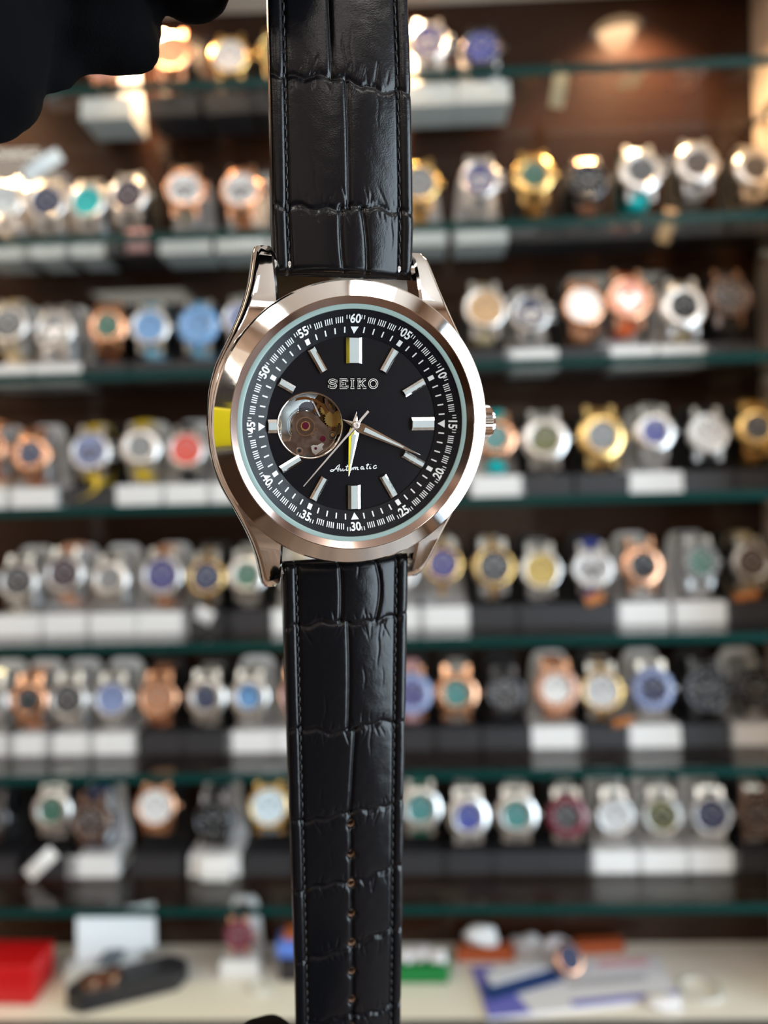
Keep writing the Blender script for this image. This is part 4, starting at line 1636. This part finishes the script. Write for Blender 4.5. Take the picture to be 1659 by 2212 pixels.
b = MB()
b.tube([(0, -.002, -.004), (0, .006, -.006), (0, .016, -.002), (0, .020, .008), (0, .012, .020), (0, -.002, .0235)], .003, 8)
b.build('band', rose, rt, True)

for i, (x, y, lab) in enumerate(((560, 2137, 'clear round plastic disc lying beside the maroon watch stand'), (1512, 2140, 'large clear plastic ring lying near the booklet'))):
    p = at_z(x, y, DECK_Z)
    b = MB()
    r = (.011, .020)[i]
    b.lathe([(r * .8, 0), (r * .8, .0035), (r, .0035), (r, 0)], 40, closed=True)
    o = b.build('plastic_ring', mat('clear_plastic', (.58, .58, .55), .15), None, auto=40)
    o.location = p + Vector((0, 0, .0003))
    tag(o, lab, 'plastic ring')
p = at_z(1440, 2180, DECK_Z)
bm = bmesh.new()
bmesh.ops.create_icosphere(bm, subdivisions=3, radius=.010)
for v in bm.verts:
    v.co *= 1 + .4 * noise.noise(v.co * 150)
    v.co.x *= 1.8
    v.co.z = max(v.co.z * .7, -.003)
me = bpy.data.meshes.new('paper_ball')
bm.to_mesh(me)
bm.free()
o = new_obj('crumpled_paper', me, mat('tissue', ()))
o.location = p + Vector((0, 0.004, .0034))
tag(o, 'crumpled white paper at the front edge of the deck', 'paper')

# ================================================================== behind the camera (seen mirrored in the steel)
ct = tag(empty('sales_counter', (-.25, -1.30, 0)), 'dark wooden sales counter across the shop from the cabinet', 'counter')
b = MB()
b.box((0, 0, .46), (1.6, .45, .92))
b.build('counter_body', wood('counter_wood', (0.03, 0.014, 0.008), (0.08, 0.04, 0.022), 9, 0.35, 'Z'), ct, bevel=.004)
b = MB()
b.box((0, 0, .94), (1.7, .52, .04))
b.build('counter_top', mat('counter_stone', (.10, .09, .085), .2), ct, bevel=.004)
yb = tag(empty('garment_stand_in', (-.42, -1.22, .9605)), 'unseen yellow garment stand-in, added as a mirrored bag on the sales counter', 'prop')  # unseen yellow block added for the bezel's reflection, in place of clothing
b = MB()
b.box((0, 0, .17), (.34, .14, .34))
b.build('stand_in_body', mat('stand_in_yellow', (.80, .68, .01), .45), yb)
for s in (-1, 1):
    b = MB()
    b.tube([(-.06, s * .06, .34), (-.055, s * .06, .40), (0, s * .06, .43), (.055, s * .06, .40), (.06, s * .06, .34)], .004, 6)
    b.build('stand_in_handle', mat('stand_in_yellow', ()), yb, True)

# dark doorway, pale wall cupboards and added strip lamps on the far side of the shop
dr = structure(empty('door_1', (-1.15, ROOM_Y0, 0)))
bd = MB()
bd.box((0, .012, 1.02), (.86, .024, 2.04))
bd.build('door_leaf', mat('dark_door', (.012, .011, .012), .3), dr, bevel=.002)
bd = MB()
for c, d in (((-.46, .02, 1.04), (.06, .04, 2.08)), ((.46, .02, 1.04), (.06, .04, 2.08)), ((0, .02, 2.10), (.98, .04, .06))):
    bd.box(c, d)
bd.build('door_frame', mat('white_metal', ()), dr)
bd = MB()
bd.tube([(.34, .024, 1.0), (.34, .06, 1.0), (.26, .06, 1.0)], .009, 8)
bd.build('door_handle', steel, dr, True)
for i, x in enumerate((-.35, .30)):
    wc_ = tag(empty('wall_cupboard', (x, ROOM_Y0 + .001, 1.25)), ('white wall cupboard beside the dark shop door', 'white wall cupboard over the window-side end of the counter')[i], 'cupboard')
    bd = MB()
    bd.box((0, .10, .40), (.58, .20, .80))
    bd.build('cupboard_body', mat('white_metal', ()), wc_, bevel=.003)
    for k in (-1, 1):
        bd = MB()
        bd.box((k * .145, .21, .40), (.27, .018, .77))
        bd.build('cupboard_door', cream_panel, wc_, bevel=.002)
for i, (x, y, rz) in enumerate(((-.68, ROOM_Y0 + .03, 0.0), (ROOM_X0 + .03, -.75, PI / 2))):  # unseen strip lamps, added to put white segments into the bezel's reflections
    sl = tag(empty('added_strip_lamp', (x, y, 1.2), (0, 0, rz)), ('added upright strip lamp, unseen, beside the dark shop door', 'added upright strip lamp, unseen, on the panelled side wall')[i], 'lamp')
    bd = MB()
    bd.box((0, 0, .4), (.09, .04, .86))
    bd.build('added_lamp_housing', mat('white_metal', ()), sl)
    bd = MB()
    bd.box((0, .024 if i == 0 else -.024, .4), (.07, .008, .80))
    bd.build('added_lamp_tube', panel_mat, sl)
